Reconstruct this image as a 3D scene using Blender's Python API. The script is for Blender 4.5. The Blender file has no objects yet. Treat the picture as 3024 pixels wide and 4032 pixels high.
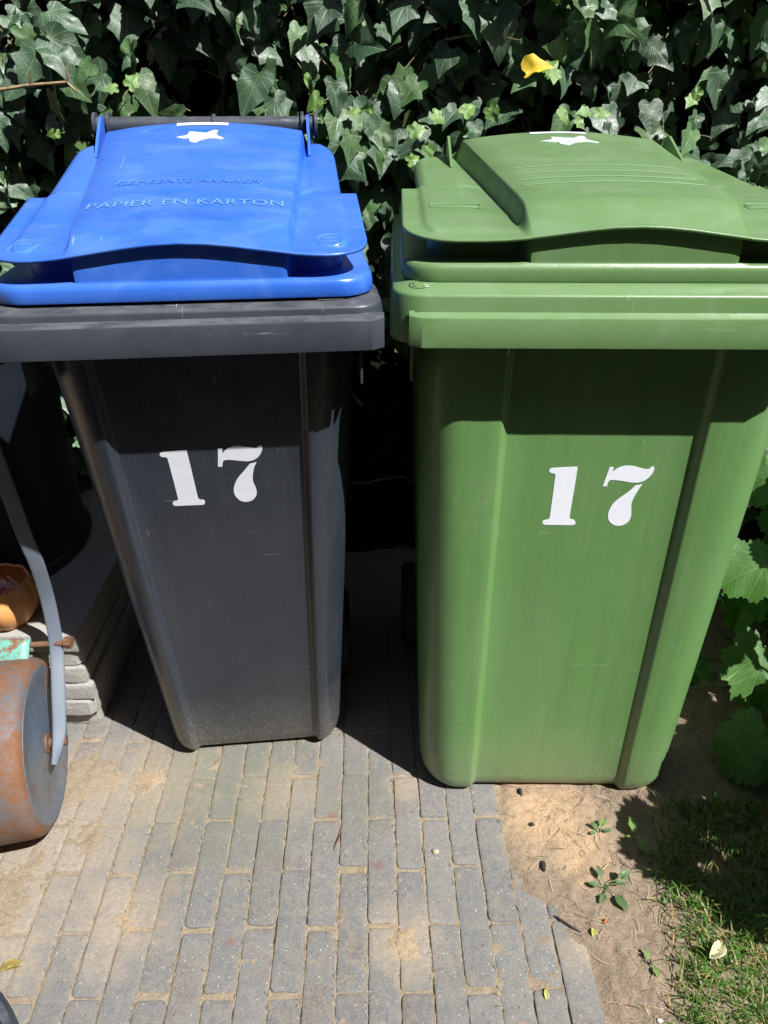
import bpy, bmesh, math, random
import numpy as np
from mathutils import Vector, Matrix, noise
R = math.radians
random.seed(7); rng = np.random.default_rng(7)
SC = bpy.context.scene
COL = SC.collection

# ------------------------------------------------------------------ camera
cam_d = bpy.data.cameras.new('camera'); cam = bpy.data.objects.new('camera', cam_d); COL.objects.link(cam)
cam_d.lens = 26.0; cam_d.sensor_width = 36.0; cam_d.sensor_fit = 'AUTO'
cam_d.clip_start = 0.02; cam_d.clip_end = 500
cam.location = (0, 0, 1.192); cam.rotation_euler = (R(90 - 30.5), 0, 0)
SC.camera = cam
SC.render.resolution_x = 768; SC.render.resolution_y = 1024

# ------------------------------------------------------------------ light
SUN = Vector((0.57, -0.46, 1.0)).normalized()          # towards the sun
el = math.asin(SUN.z); az = math.atan2(SUN.x, SUN.y)
w = bpy.data.worlds.new('World'); SC.world = w; w.use_nodes = True
nt = w.node_tree
sky = nt.nodes.new('ShaderNodeTexSky'); sky.sky_type = 'NISHITA'; sky.sun_disc = False
sky.sun_elevation = el; sky.sun_rotation = az
nt.links.new(sky.outputs[0], nt.nodes['Background'].inputs[0])
nt.nodes['Background'].inputs[1].default_value = 0.052
ld = bpy.data.lights.new('sun', 'SUN'); ld.energy = 5.0; ld.angle = R(0.5); ld.color = (1.0, 0.985, 0.955)
lo = bpy.data.objects.new('sun', ld); COL.objects.link(lo)
lo.rotation_euler = SUN.to_track_quat('Z', 'Y').to_euler()
SC.view_settings.view_transform = 'Standard'; SC.view_settings.look = 'None'
SC.view_settings.exposure = 0.76; SC.view_settings.gamma = 1.0

# ------------------------------------------------------------------ helpers
def tag(o, label=None, cat=None, group=None, kind=None):
    if label: o['label'] = label
    if cat: o['category'] = cat
    if group: o['group'] = group
    if kind: o['kind'] = kind
    return o

def empty(name, loc=(0, 0, 0), rz=0):
    o = bpy.data.objects.new(name, None); COL.objects.link(o)
    o.location = loc; o.rotation_euler = (0, 0, rz); o.empty_display_size = 0.05
    return o

def mesh(name, V, F, mat, parent=None, smooth=True, uv=None, col=None, sharp=None):
    me = bpy.data.meshes.new(name)
    me.from_pydata([tuple(map(float, v)) for v in V], [], [tuple(int(i) for i in f) for f in F])
    if uv is not None:
        l = me.uv_layers.new(name='UVMap')
        li = np.empty(len(me.loops), dtype=np.int32); me.loops.foreach_get('vertex_index', li)
        l.data.foreach_set('uv', np.asarray(uv, dtype=np.float32)[li].ravel())
    if col is not None:
        a = me.color_attributes.new('var', 'FLOAT_COLOR', 'POINT')
        a.data.foreach_set('color', np.asarray(col, dtype=np.float32).ravel())
    if smooth: me.polygons.foreach_set('use_smooth', [True] * len(me.polygons))
    me.validate(); me.update()
    if smooth and sharp is not None: me.set_sharp_from_angle(angle=R(sharp))
    o = bpy.data.objects.new(name, me); COL.objects.link(o)
    me.materials.append(mat)
    if parent is not None: o.parent = parent
    return o

class MB:
    def __init__(s): s.V = []; s.F = []; s.UV = []; s.C = []
    def add(s, V, F, C=None):
        b = len(s.V); s.V += [tuple(v) for v in V]; s.F += [tuple(i + b for i in f) for f in F]
        if C is not None: s.C += [C] * len(V)
    def loft(s, loops, closed=True, cap0=False, cap1=False):
        n = len(loops[0]); b = len(s.V)
        for l in loops: s.V += [tuple(v) for v in l]
        for i in range(len(loops) - 1):
            for j in range(n if closed else n - 1):
                k = (j + 1) % n
                s.F.append((b + i*n + j, b + i*n + k, b + (i+1)*n + k, b + (i+1)*n + j))
        if cap0: s.F.append(tuple(b + j for j in range(n))[::-1])
        if cap1: s.F.append(tuple(b + (len(loops)-1)*n + j for j in range(n)))
    def tube(s, pts, rad, n=12, cap=True, flat=1.0):
        pts = [Vector(p) for p in pts]; m = len(pts)
        rs = rad if hasattr(rad, '__len__') else [rad]*m
        loops = []; prev = None
        for i, p in enumerate(pts):
            d = (pts[min(i+1, m-1)] - pts[max(i-1, 0)]).normalized()
            if prev is None:
                u = d.orthogonal().normalized()
            else:
                u = (prev - d * prev.dot(d)).normalized()
            prev = u; v = d.cross(u)
            loops.append([p + (u*math.cos(2*math.pi*k/n) + v*math.sin(2*math.pi*k/n)*flat) * rs[i] for k in range(n)])
        s.loft(loops, True, cap, cap)
    def box(s, c, d, rot=None):
        M = rot or Matrix.Identity(3); c = Vector(c)
        V = [c + M @ Vector((x*d[0]/2, y*d[1]/2, z*d[2]/2)) for x in (-1, 1) for y in (-1, 1) for z in (-1, 1)]
        s.add(V, [(0,1,3,2),(4,6,7,5),(0,4,5,1),(2,3,7,6),(0,2,6,4),(1,5,7,3)])
    def build(s, name, mat, parent=None, smooth=True, sharp=35, bevel=0):
        o = mesh(name, s.V, s.F, mat, parent, smooth, sharp=sharp, col=s.C if s.C else None)
        bm = bmesh.new(); bm.from_mesh(o.data); bmesh.ops.recalc_face_normals(bm, faces=bm.faces); bm.to_mesh(o.data); bm.free()
        if bevel:
            m = o.modifiers.new('bevel', 'BEVEL'); m.width = bevel; m.segments = 2; m.limit_method = 'ANGLE'
        return o

def sstep(t): t = min(1, max(0, t)); return t*t*(3 - 2*t)
def lerp(a, b, t): return a + (b - a)*t
def interp(t, xs, ys): return float(np.interp(t, xs, ys))

# ------------------------------------------------------------------ materials
class M:
    def __init__(s, name, rough=0.5, base=(.5, .5, .5), spec=0.5):
        s.m = bpy.data.materials.new(name); s.m.use_nodes = True; s.nt = s.m.node_tree
        s.b = s.nt.nodes['Principled BSDF']
        s.b.inputs['Roughness'].default_value = rough
        s.b.inputs['Base Color'].default_value = (*base, 1)
        s.b.inputs['Specular IOR Level'].default_value = spec
    def n(s, t, **kw):
        nd = s.nt.nodes.new(t)
        for k, v in kw.items(): setattr(nd, k, v)
        return nd
    def link(s, a, b): s.nt.links.new(a, b)
    def put(s, inp, v):
        if hasattr(v, 'is_output') or isinstance(v, bpy.types.NodeSocket): s.link(v, inp)
        else:
            if hasattr(v, '__len__') and len(v) == 3 and len(inp.default_value) == 4: v = (*v, 1)
            inp.default_value = v
    def coord(s, kind='Object', scale=None):
        c = s.n('ShaderNodeTexCoord').outputs[kind]
        if scale is not None:
            mp = s.n('ShaderNodeMapping'); s.link(c, mp.inputs[0]); mp.inputs['Scale'].default_value = scale
            return mp.outputs[0]
        return c
    def noise(s, scale, detail=4, rough=.55, vec=None, out='Fac', dist=0):
        nd = s.n('ShaderNodeTexNoise'); nd.inputs['Scale'].default_value = scale
        nd.inputs['Detail'].default_value = detail; nd.inputs['Roughness'].default_value = rough
        nd.inputs['Distortion'].default_value = dist
        s.link(vec if vec is not None else s.coord(), nd.inputs['Vector'])
        return nd.outputs[out]
    def voro(s, scale, vec=None, feature='F1', out='Distance'):
        nd = s.n('ShaderNodeTexVoronoi', feature=feature); nd.inputs['Scale'].default_value = scale
        s.link(vec if vec is not None else s.coord(), nd.inputs['Vector']); return nd.outputs[out]
    def ramp(s, f, a, b, ca=0.0, cb=1.0):
        nd = s.n('ShaderNodeMapRange'); nd.inputs['From Min'].default_value = a; nd.inputs['From Max'].default_value = b
        nd.inputs['To Min'].default_value = ca; nd.inputs['To Max'].default_value = cb
        s.put(nd.inputs['Value'], f); return nd.outputs[0]
    def math(s, op, a, b=0.0, clamp=False):
        nd = s.n('ShaderNodeMath', operation=op); nd.use_clamp = clamp
        s.put(nd.inputs[0], a); s.put(nd.inputs[1], b); return nd.outputs[0]
    def mix(s, f, a, b, mode='MIX'):
        nd = s.n('ShaderNodeMix', data_type='RGBA', blend_type=mode)
        s.put(nd.inputs[0], f); s.put(nd.inputs[6], a); s.put(nd.inputs[7], b); return nd.outputs[2]
    def bump(s, h, strength=.3, dist=.002, chain=None):
        nd = s.n('ShaderNodeBump'); nd.inputs['Strength'].default_value = strength; nd.inputs['Distance'].default_value = dist
        s.link(h, nd.inputs['Height'])
        if chain is not None: s.link(chain, nd.inputs['Normal'])
        s.link(nd.outputs[0], s.b.inputs['Normal']); return nd.outputs[0]
    def color(s, v): s.put(s.b.inputs['Base Color'], v)
    def rough(s, v): s.put(s.b.inputs['Roughness'], v)
    def xyz(s, vec):
        nd = s.n('ShaderNodeSeparateXYZ'); s.link(vec, nd.inputs[0]); return nd.outputs

def plastic(name, base, dusty, rough=.36, lid=False, scuff=.5, low=False, spec=.5, ledge=0):
    m = M(name, rough, base, spec)
    c = m.coord()
    big = m.noise(5, 4, .6, c); mid = m.noise(28, 5, .65, c); fine = m.noise(420, 3, .6, c)
    col = m.mix(m.ramp(big, .3, .7, 0, .28), base, dusty)
    # worn pale blotches
    bl = m.ramp(m.noise(11, 3, .5, m.coord('Object', (1, 1.6, 1)), dist=.6), .55, .66)
    col = m.mix(m.math('MULTIPLY', bl, .26 if lid else .08), col, dusty)
    # scratches: stretched noise along two directions
    for sc, k in (((260, 7, 30), .5), ((9, 300, 120), .35)):
        st = m.ramp(m.noise(1, 2, .5, m.coord('Object', sc)), .70, .76)
        msk = m.ramp(m.noise(14, 2, .5, c), .52, .62)
        col = m.mix(m.math('MULTIPLY', m.math('MULTIPLY', st, msk), k*scuff), col, (.62, .64, .62))
    # tiny pale nicks and specks
    sp = m.ramp(m.voro(130, c), .10, .05)
    sel = m.ramp(m.noise(60, 2, .5, c), .62, .66)
    col = m.mix(m.math('MULTIPLY', m.math('MULTIPLY', sp, sel), .55*scuff), col, (.55, .56, .52))
    if low:
        dr = m.ramp(m.noise(1, 4, .6, m.coord('Object', (42, 42, 2.2))), .50, .66)
        col = m.mix(m.math('MULTIPLY', m.math('MULTIPLY', dr, m.ramp(big, .40, .6)), .03 if base[1] < .1 else .14), col, (.30, .32, .28))
        col = m.mix(m.math('MULTIPLY', m.ramp(m.noise(1, 3, .6, m.coord('Object', (30, 30, 1.4))), .50, .38), .16), col, tuple(q*.5 for q in base))
        z = m.xyz(c)[2]
        d = m.math('MULTIPLY', m.ramp(m.math('ADD', z, m.math('MULTIPLY', m.noise(9, 4, .6, c), .12)), .24, .06), m.ramp(m.noise(260, 4, .85, c), .42, .60))
        d2 = m.math('MULTIPLY', m.ramp(z, .035, .0), .75)
        col = m.mix(m.math('MAXIMUM', m.math('MULTIPLY', d, .62), d2), col, (.34, .30, .24))
        sp2 = m.math('MULTIPLY', m.ramp(m.voro(170, c), .16, .09), m.ramp(z, .38, .03))
        col = m.mix(m.math('MULTIPLY', sp2, .45), col, (.5, .47, .4))
    if ledge:
        nz = m.xyz(m.n('ShaderNodeNewGeometry').outputs['Normal'])[2]
        dd = m.math('MULTIPLY', m.ramp(nz, .55, .95), m.ramp(m.noise(45, 6, .75, m.coord('Object', (.35, 1, 1))), .40, .66))
        col = m.mix(m.math('MULTIPLY', dd, ledge), col, (.27, .26, .245))
    m.color(col)
    m.rough(m.math('ADD', m.ramp(mid, .3, .7, -.05, .10), m.ramp(big, .3, .7, rough - .03, rough + .06)))
    m.bump(m.math('ADD', fine, m.math('MULTIPLY', mid, 3.0)), .25, .0006)
    return m.m

BLUE = plastic('blue_plastic', (.024, .120, .57), (.12, .26, .68), .28, True, .8, ledge=.10)
GREEN = plastic('green_plastic', (.112, .212, .072), (.19, .28, .16), .33, True, .7, ledge=.16)
GREEN_B = plastic('green_body_plastic', (.116, .245, .074), (.16, .26, .12), .31, False, .5, True)
GREY = plastic('anthracite_plastic', (.031, .038, .051), (.078, .084, .094), .42, False, 1.0, ledge=.34)
GREY_B = plastic('anthracite_body_plastic', (.029, .035, .048), (.050, .056, .068), .27, False, .35, True)
BLACK = plastic('black_plastic', (.022, .024, .028), (.05, .05, .05), .35, False, .4)
STICK = M('white_vinyl', .42, (.79, .82, .90)); STICK.bump(STICK.math('ADD', STICK.ramp(STICK.voro(95), .10, .03), STICK.math('MULTIPLY', STICK.noise(60, 2), .6)), .35, .0012); STICK.color(STICK.mix(STICK.ramp(STICK.noise(90, 5, .7), .52, .75, 0, .3), (.80, .83, .90), (.62, .63, .64))); STICK = STICK.m
def mk_worn():
    m = M('worn_vinyl', .5); m.color(m.mix(m.ramp(m.noise(60, 4), .35, .75), (.62, .66, .72), (.36, .42, .50))); return m.m
WORN = mk_worn()
def emb(base):
    m = M('embossed', .3, base); return m.m
EB = emb((.14, .30, .74)); EBL = emb((.07, .20, .64)); EG = emb((.145, .255, .115)); EGY = emb((.05, .052, .056))
RUBBER = M('rubber', .7, (.02, .02, .02)).m

# ------------------------------------------------------------------ bins
def body_loop(hw, y0, y1, r, ph, rec, z, edge=.007, ry=1.0):
    """closed loop seen from above; front side at y0 carries a recessed panel of half width ph"""
    xs = [-(hw - r)]
    a = np.linspace(-(hw - r), -(ph + edge), 4)[1:-1].tolist()
    st = np.linspace(-(ph + edge), -(ph - edge), 7).tolist()
    mid = np.linspace(-(ph - edge), (ph - edge), 9)[1:-1].tolist()
    xs = xs + a + st + mid + [-q for q in st[::-1]] + [-q for q in a[::-1]] + [hw - r]
    L = []
    for x in xs:
        L.append((x, y0 + rec*(1 - sstep((abs(x) - (ph - edge))/(2*edge))), z))
    for k in range(1, 8):
        t = k/8*math.pi/2; L.append((hw - r + r*math.sin(t), y0 + ry*r - ry*r*math.cos(t), z))
    for q in np.linspace(y0 + ry*r, y1 - .03, 5): L.append((hw, q, z))
    for k in range(1, 5):
        t = k/5*math.pi/2; L.append((hw - .03 + .03*math.cos(t), y1 - .03 + .03*math.sin(t), z))
    for q in np.linspace(hw - .03, -(hw - .03), 6): L.append((q, y1, z))
    for k in range(1, 5):
        t = k/5*math.pi/2; L.append((-(hw - .03) - .03*math.sin(t), y1 - .03 + .03*math.cos(t), z))
    for q in np.linspace(y1 - .03, y0 + ry*r, 5): L.append((-hw, q, z))
    for k in range(1, 8):
        t = k/8*math.pi/2; L.append((-(hw - r) - r*math.cos(t), y0 + ry*r - ry*r*math.sin(t), z))
    return L

def rr(hw, y0, y1, r, z, n=8, rb=None, front=24):
    rb = rb or r; L = []
    for q in np.linspace(-(hw - r), hw - r, front): L.append((q, y0, z))
    for k in range(1, n):
        t = k/n*math.pi/2; L.append((hw - r + r*math.sin(t), y0 + r - r*math.cos(t), z))
    for q in np.linspace(y0 + r, y1 - rb, 12): L.append((hw, q, z))
    for k in range(1, n):
        t = k/n*math.pi/2; L.append((hw - rb + rb*math.cos(t), y1 - rb + rb*math.sin(t), z))
    for q in np.linspace(hw - rb, -(hw - rb), 12): L.append((q, y1, z))
    for k in range(1, n):
        t = k/n*math.pi/2; L.append((-(hw - rb) - rb*math.sin(t), y1 - rb + rb*math.cos(t), z))
    for q in np.linspace(y1 - rb, y0 + r, 12): L.append((-hw, q, z))
    for k in range(1, n):
        t = k/n*math.pi/2; L.append((-(hw - r) - r*math.cos(t), y0 + r - r*math.sin(t), z))
    return L

def curve_fill(pts, n=5):
    """closed smooth-ish polygon through points (Catmull-Rom, sharp where it turns hard)"""
    P = [Vector((p[0], p[1])) for p in pts]; m = len(P); out = []
    def hard(i):
        a = (P[i] - P[i-1]).normalized(); b = (P[(i+1) % m] - P[i]).normalized(); return a.dot(b) < .45
    for i in range(m):
        p1, p2 = P[i], P[(i+1) % m]
        p0 = P[i-1] if not hard(i) else p1 - (p2 - p1)*.5
        p3 = P[(i+2) % m] if not hard((i+1) % m) else p2 + (p2 - p1)*.5
        if (p2 - p1).length > 40 * 1e9: continue
        d0 = (p2 - p0)*.5; d1 = (p3 - p1)*.5
        L = (p2 - p1).length
        if d0.length > L: d0 = d0.normalized()*L
        if d1.length > L: d1 = d1.normalized()*L
        for k in range(n):
            t = k/n; t2 = t*t; t3 = t2*t
            out.append(p1*(2*t3 - 3*t2 + 1) + d0*(t3 - 2*t2 + t) + p2*(-2*t3 + 3*t2) + d1*(t3 - t2))
    return out

def flat_poly(mb, pts, place, th):
    """polygon (x, s) draped by place(x, s, lift), with a skirt of thickness th"""
    n = len(pts); b = len(mb.V)
    for p in pts: mb.V.append(tuple(place(p[0], p[1], th)))
    for p in pts: mb.V.append(tuple(place(p[0], p[1], -.0005)))
    from mathutils.geometry import tessellate_polygon
    for t in tessellate_polygon([[Vector((p[0], p[1], 0)) for p in pts]]):
        mb.F.append(tuple(b + i for i in t))
    for i in range(n):
        k = (i + 1) % n; mb.F.append((b + i, b + k, b + n + k, b + n + i))

def text_mesh(txt, size, place, name, mat, parent, sx=1.0, sp=1.0, lift=.0006, bold=0.0):
    cu = bpy.data.curves.new('txt', 'FONT'); cu.body = txt; cu.size = size; cu.align_x = 'CENTER'; cu.space_character = sp
    cu.offset = bold; cu.resolution_u = 4
    o = bpy.data.objects.new('txt', cu); COL.objects.link(o)
    dg = bpy.context.evaluated_depsgraph_get(); dg.update()
    me = bpy.data.meshes.new_from_object(o.evaluated_get(dg))
    V = [(v.co.x*sx, v.co.y) for v in me.vertices]; F = [tuple(p.vertices) for p in me.polygons]
    bpy.data.objects.remove(o); bpy.data.curves.remove(cu); bpy.data.meshes.remove(me)
    r = mesh(name, [place(x, y, lift) for x, y in V], F, mat, parent, False)
    return r

def make_bin(P):
    root = empty(P['name'], P['loc'], P['rz'])
    body = MB()
    H = .93
    def yf(z): return P['ov'] + (P['base_y'] - P['ov'])*(1 - z/.9)
    loops = []
    for z, ins in ((.0, .034), (.0025, .022), (.008, .013), (.017, .0065), (.030, .002), (.045, 0), (.12, 0), (.25, 0), (.4, 0), (.55, 0), (.7, 0), (.8, 0), (H, 0)):
        t = z/.9
        loops.append(body_loop(lerp(P['hw0'], P['hw1'], t) - ins*.8, yf(z) + ins, lerp(P['d0'], P['d1'], t) - ins,
                               lerp(P['r0'], P['r1'], t), lerp(P['ph0'], P['ph1'], t), P['rec'] * 1, z, P['edge'], P['ry']))
    body.loft(loops, True, True, False)
    bo = body.build('body', P['bmat'], root, sharp=50)
    # collar (rim)
    W, D, zt, ze = P['rim'], P['rimd'], P['ztop'], P['zedge']
    c = MB(); r = P['rimr']; o = .012
    def q_(ins, z): return rr(W - ins, o + ins, D - ins, r - ins*.6, z)
    Ls = [q_(.03, ze - .03), q_(.0045, ze - .03), q_(.0045, .9006), q_(.0015, .8995), q_(.0, .9010), q_(.0004, .925), q_(.0035, ze - .0035), q_(.0042, ze - .0012), q_(.0058, ze + .0002),
          q_(.009, ze + .0016), q_(.024, zt), q_(.034, zt + .0012), q_(.05, zt + .001), q_(.06, zt - .03)]
    c.loft(Ls)
    ro = c.build('rim', P['rmat'], root, sharp=42)
    # front bar: the lower thicker band with chamfered ends
    b = MB(); hwb = P['bar']; sec = []
    for x, k in ((-hwb - .016, 0), (-hwb, 1)) + tuple((q, 1) for q in np.linspace(-hwb, hwb, 14)[1:-1]) + ((hwb, 1), (hwb + .016, 0)):
        f = o - .002 if k == 0 else 0
        f2 = f + .0006*noise.noise(Vector((x*25, 3, P['rim'])))
        sec.append([(x, o + .003, .9005), (x, f2 + .0018, .8985), (x, f2 + .0003, .8992), (x, f2, .901), (x, f2 + .0012, .9345), (x, f2 + .0022, .9364), (x, f2 + .004, .9372), (x, o + .005, .9415)])
    b.loft(sec, True, True, True)
    b.build('rim_bar', P['rmat'], ro, sharp=32)
    # gussets under the rim
    for gx, gd in P['gussets']:
        g = MB(); yb = yf(.87) + (P['rec'] if abs(gx) < P['ph1'] else 0)
        V = [(gx - .0012, yb + .004, .93), (gx - .0012, o + .004, .93), (gx - .0012, yb + .002, .93 - gd), (gx - .0012, yb + .006, .93 - gd)]
        V += [(gx + .0012, v[1], v[2]) for v in V]
        g.add(V, [(0,1,2,3),(4,7,6,5),(0,4,5,1),(1,5,6,2),(2,6,7,3),(3,7,4,0)])
        g.build('gusset', P['rmat'], ro, False)
    for sx in (-1, 1):
        g = MB(); x0 = sx*(W - .03)
        g.box((x0, .075, .872), (.003, .05, .07)); g.build('gusset', P['rmat'], ro, False)
    # lid
    lid_o = P['lido']; L = P['lidL']; Wl = P['lidw']; Wp = Wl - P['notchw']; yn = P['notch']; rl = P['lidr']
    zb = lambda y: interp(y, [p[0] for p in P['zb']], [p[1] for p in P['zb']])
    def Dh(y): return lerp(P['dh0'], P['dh1'], min(1, y/L))
    def wid(y):
        Wc = Wl if y <= yn else Wp
        if y < rl: Wc = Wl - rl + math.sqrt(max(0, rl*rl - (rl - y)**2))
        rb = .06
        if y > L - rb: Wc = Wp - rb + math.sqrt(max(0, rb*rb - (y - L + rb)**2))
        return Wc
    e = P['slope']
    def top(x, y, wd=None):
        wd = wid(y) if wd is None else wd
        ax = abs(x); z = zb(y); dh = Dh(y)
        hh = P['dome']*sstep((y + .004)/.075)*interp(y, [0, L*.5, L*.9], [.85, .95, 1.1])
        z += hh*(1 - sstep((ax - (dh - e))/(2*e)))
        if ax < dh: z += lerp(P['crown'], P['crown2'], min(1, y/L)**1.5)*sstep(y/.12)*(1 - (ax/dh)**2)
        z += .014*P['archk']*(.5 + .5*math.cos(math.pi*min(1, ax/(dh + .055))))*(1 - sstep(y/.10))
        if y <= yn:
            ed = min(wd - ax, y); z += .0045*sstep((ed - .022)/.010)*sstep((ax - dh - e)/.01)
            z -= .0045*0
        else:
            ed = wd - ax; z += .0045*sstep((ax - dh - e)/.01)
            rr_ = .018
            if ed < rr_: z -= rr_ - math.sqrt(max(0, rr_*rr_ - (rr_ - ed)**2))
        if y > L - .03: z -= .03*(1 - math.sqrt(max(0, 1 - ((y - L + .03)/.03)**2)))*1.0
        return z
    ys = [0, .0015, .004, .008, .013, .019, .026, .033, .04, .05, .06, .07, .08, .09, .10, .115, .13, .15]
    y = .18
    while y < L - .075: ys.append(y); y += .03
    ys = [q for q in ys if abs(q - yn) > .004] + [yn, yn + .0008]
    ys += [L - .07 + k*.006 for k in range(0, 10)] + [L - .01, L - .006, L - .003, L - .0012, L]
    ys = sorted(set(ys))
    lm = MB(); rows = []
    for y in ys:
        wd = wid(y); dh = Dh(y)
        half = [0, .25*(dh-e), .5*(dh-e), .75*(dh-e)] + list(np.linspace(dh-e, dh+e, 9))
        if y > yn: rest = [lerp(dh+e, wd-.018, .33), lerp(dh+e, wd-.018, .66)] + [wd-.018, wd-.014, wd-.009, wd-.005, wd-.0022, wd-.0006, wd]
        else: rest = [lerp(dh+e, wd-.034, .5)] + [wd-.034, wd-.030, wd-.027, wd-.024, wd-.020, wd-.012, wd-.003, wd]
        half += rest
        xs = [-q for q in half[:0:-1]] + half
        rows.append([(x, y + lid_o, top(x, y, wd)) for x in xs])
    lm.loft(rows, False)
    lo_ = lm.build('lid', P['lmat'], root, sharp=60)
    sm = lo_.modifiers.new('thick', 'SOLIDIFY'); sm.thickness = .0035; sm.offset = -1
    # lid shell: skirt + recessed wall with the central grip bulge
    s = MB(); zs = P['ztop'] + .0015
    ws = Wl + P['skw']
    def skirt(ins, z): return rr(ws - ins, P['sk'] + ins, lid_o + L - .004 - ins, .045 - ins*.5, z, front=81)
    def wall(z, top_=False):
        yw = P['sk'] + .048
        Lp = rr(Wp - .010, yw, lid_o + L - .006, .040, z, front=81); out = []
        for (x, yy, zz) in Lp:
            if yy < yw + .001:
                k = 1 - sstep((abs(x) - (P['dh0'] - .006))/.012); yb_ = (lid_o + .0030) if top_ else P['sk'] + .0055
                yy = lerp(yy, yb_, k)
            if top_: zz = top(x*.98, max(0.0, yy - lid_o)) - .0044
            out.append((x, yy, zz))
        return out
    wt = wall(0, True); wb = wall(zs + .0225)
    Ls = [skirt(.006, zs - .001), skirt(.001, zs), skirt(0, zs + .003), skirt(.0005, zs + .014), skirt(.0018, zs + .0190), skirt(.0050, zs + .0215), wb]
    for f in (.08, .35, .7, 1): Ls.append([(a[0], a[1], lerp(a[2], b_[2], f)) for a, b_ in zip(wb, wt)])
    s.loft(Ls); s.build('lid_skirt', P['lmat'], lo_, sharp=45)
    # ears of the hinge
    for sx in (-1, 1):
        g = MB(); ex = P['ear']*sx; ye = lid_o + L
        t = .0022
        prof = P['earprof']
        V = [(ex - t, ye + a, z) for a, z in prof] + [(ex + t, ye + a, z) for a, z in prof]; n = len(prof)
        g.add(V, [tuple(range(n))[::-1], tuple(range(n, 2*n))] + [(i, (i+1) % n, n + (i+1) % n, n + i) for i in range(n)])
        g.build('hinge_ear', P['lmat'], lo_, False)
    # handle
    h = MB(); hy, hz = lid_o + L + P['hdy'], P['hz']; hx = P['hx']
    h.tube([(-hx - .02, hy, hz), (hx + .02, hy, hz)], .0135, 20)
    for q in (-hx - .018, -hx + .004, .012, hx - .004, hx + .018):
        h.tube([(q - .0025, hy, hz), (q + .0025, hy, hz)], .020 if abs(q) > .05 else .017, 20)
    h.build('handle', P['rmat'] if P['rmat'] is GREY else BLACK, root, sharp=40)
    for sx in (-1, 1):
        g = MB(); g.box((sx*(hx + .008), hy + .004, hz - .062), (.010, .030, .13)); g.build('handle_bracket', P['rmat'], root, False, bevel=.003)
    # wheels
    yb = P['d0'] + .02
    a = MB(); a.tube([(-P['hw0'] - .02, yb, .1), (P['hw0'] + .02, yb, .1)], .01, 12); a.build('axle', RUBBER, root)
    for sx in (-1, 1):
        wl = empty('wheel'); wl.parent = root; wl.location = (sx*(P['hw0'] + .012), yb, .1)
        t = MB(); prof = [(-.02, .07), (-.024, .09), (-.016, .1), (.016, .1), (.024, .09), (.02, .07)]
        t.loft([[(px, pr*math.cos(k*math.pi/16), pr*math.sin(k*math.pi/16)) for k in range(32)] for px, pr in prof + prof[:1]])
        t.build('tyre', RUBBER, wl)
        t = MB(); prof = [(-.018, .0), (-.018, .03), (-.006, .035), (-.006, .06), (-.016, .071), (.016, .071), (.006, .06), (.006, .035), (.018, .03), (.018, 0)]
        t.loft([[(px, pr*math.cos(k*math.pi/16), pr*math.sin(k*math.pi/16)) for k in range(32)] for px, pr in prof])
        t.build('wheel_rim', BLACK, wl)
    # number stickers on the panel
    def on_panel(x, z, lift): return (x, yf(z) + P['rec'] - lift, z)
    dg = [('number_one', [P['one']]), ('number_seven', P['seven'])]
    for nm, polys in dg:
        q = MB()
        for pl in polys: flat_poly(q, curve_fill(pl, 4), on_panel, .0005)
        so = q.build(nm, STICK, bo, False); so['label'] = 'white vinyl house number sticker'
    def on_lid(x, y, lift): return (x, y + lid_o, top(x, y) + lift)
    q = MB(); sx_, sy_ = P['star']
    star = [(sx_ + a*P['starw'], sy_ + b_*P['starw']*P['starv']) for a, b_ in ((-1, .02), (-.55, .22), (-.5, .62), (-.1, .5), (.25, .42), (.55, .75), (.72, .72), (.70, .22), (1, -.12), (.85, -.2), (.45, -.12), (.12, -.28), (-.15, -.62), (-.38, -.5), (-.42, -.1), (-.7, -.12))]
    flat_poly(q, curve_fill(star, 3), on_lid, .0008); q.build('star_sticker', WORN, lo_, False)
    q = MB(); x0, x1, y0, y1 = P['strip']
    N = 14; base = len(q.V)
    for i in range(N + 1):
        x = lerp(x0, x1, i/N)
        for yy in (y0, lerp(y0, y1, .5), y1): q.V.append(on_lid(x, yy, .001))
    for i in range(N):
        for j in range(2): q.F.append((base + i*3 + j, base + (i+1)*3 + j, base + (i+1)*3 + j + 1, base + i*3 + j + 1))
    q.build('strip_sticker', STICK, lo_, False)
    P['root'] = root; P['lid'] = lo_; P['rimo'] = ro; P['onlid'] = on_lid; P['top'] = top
    return P

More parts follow.
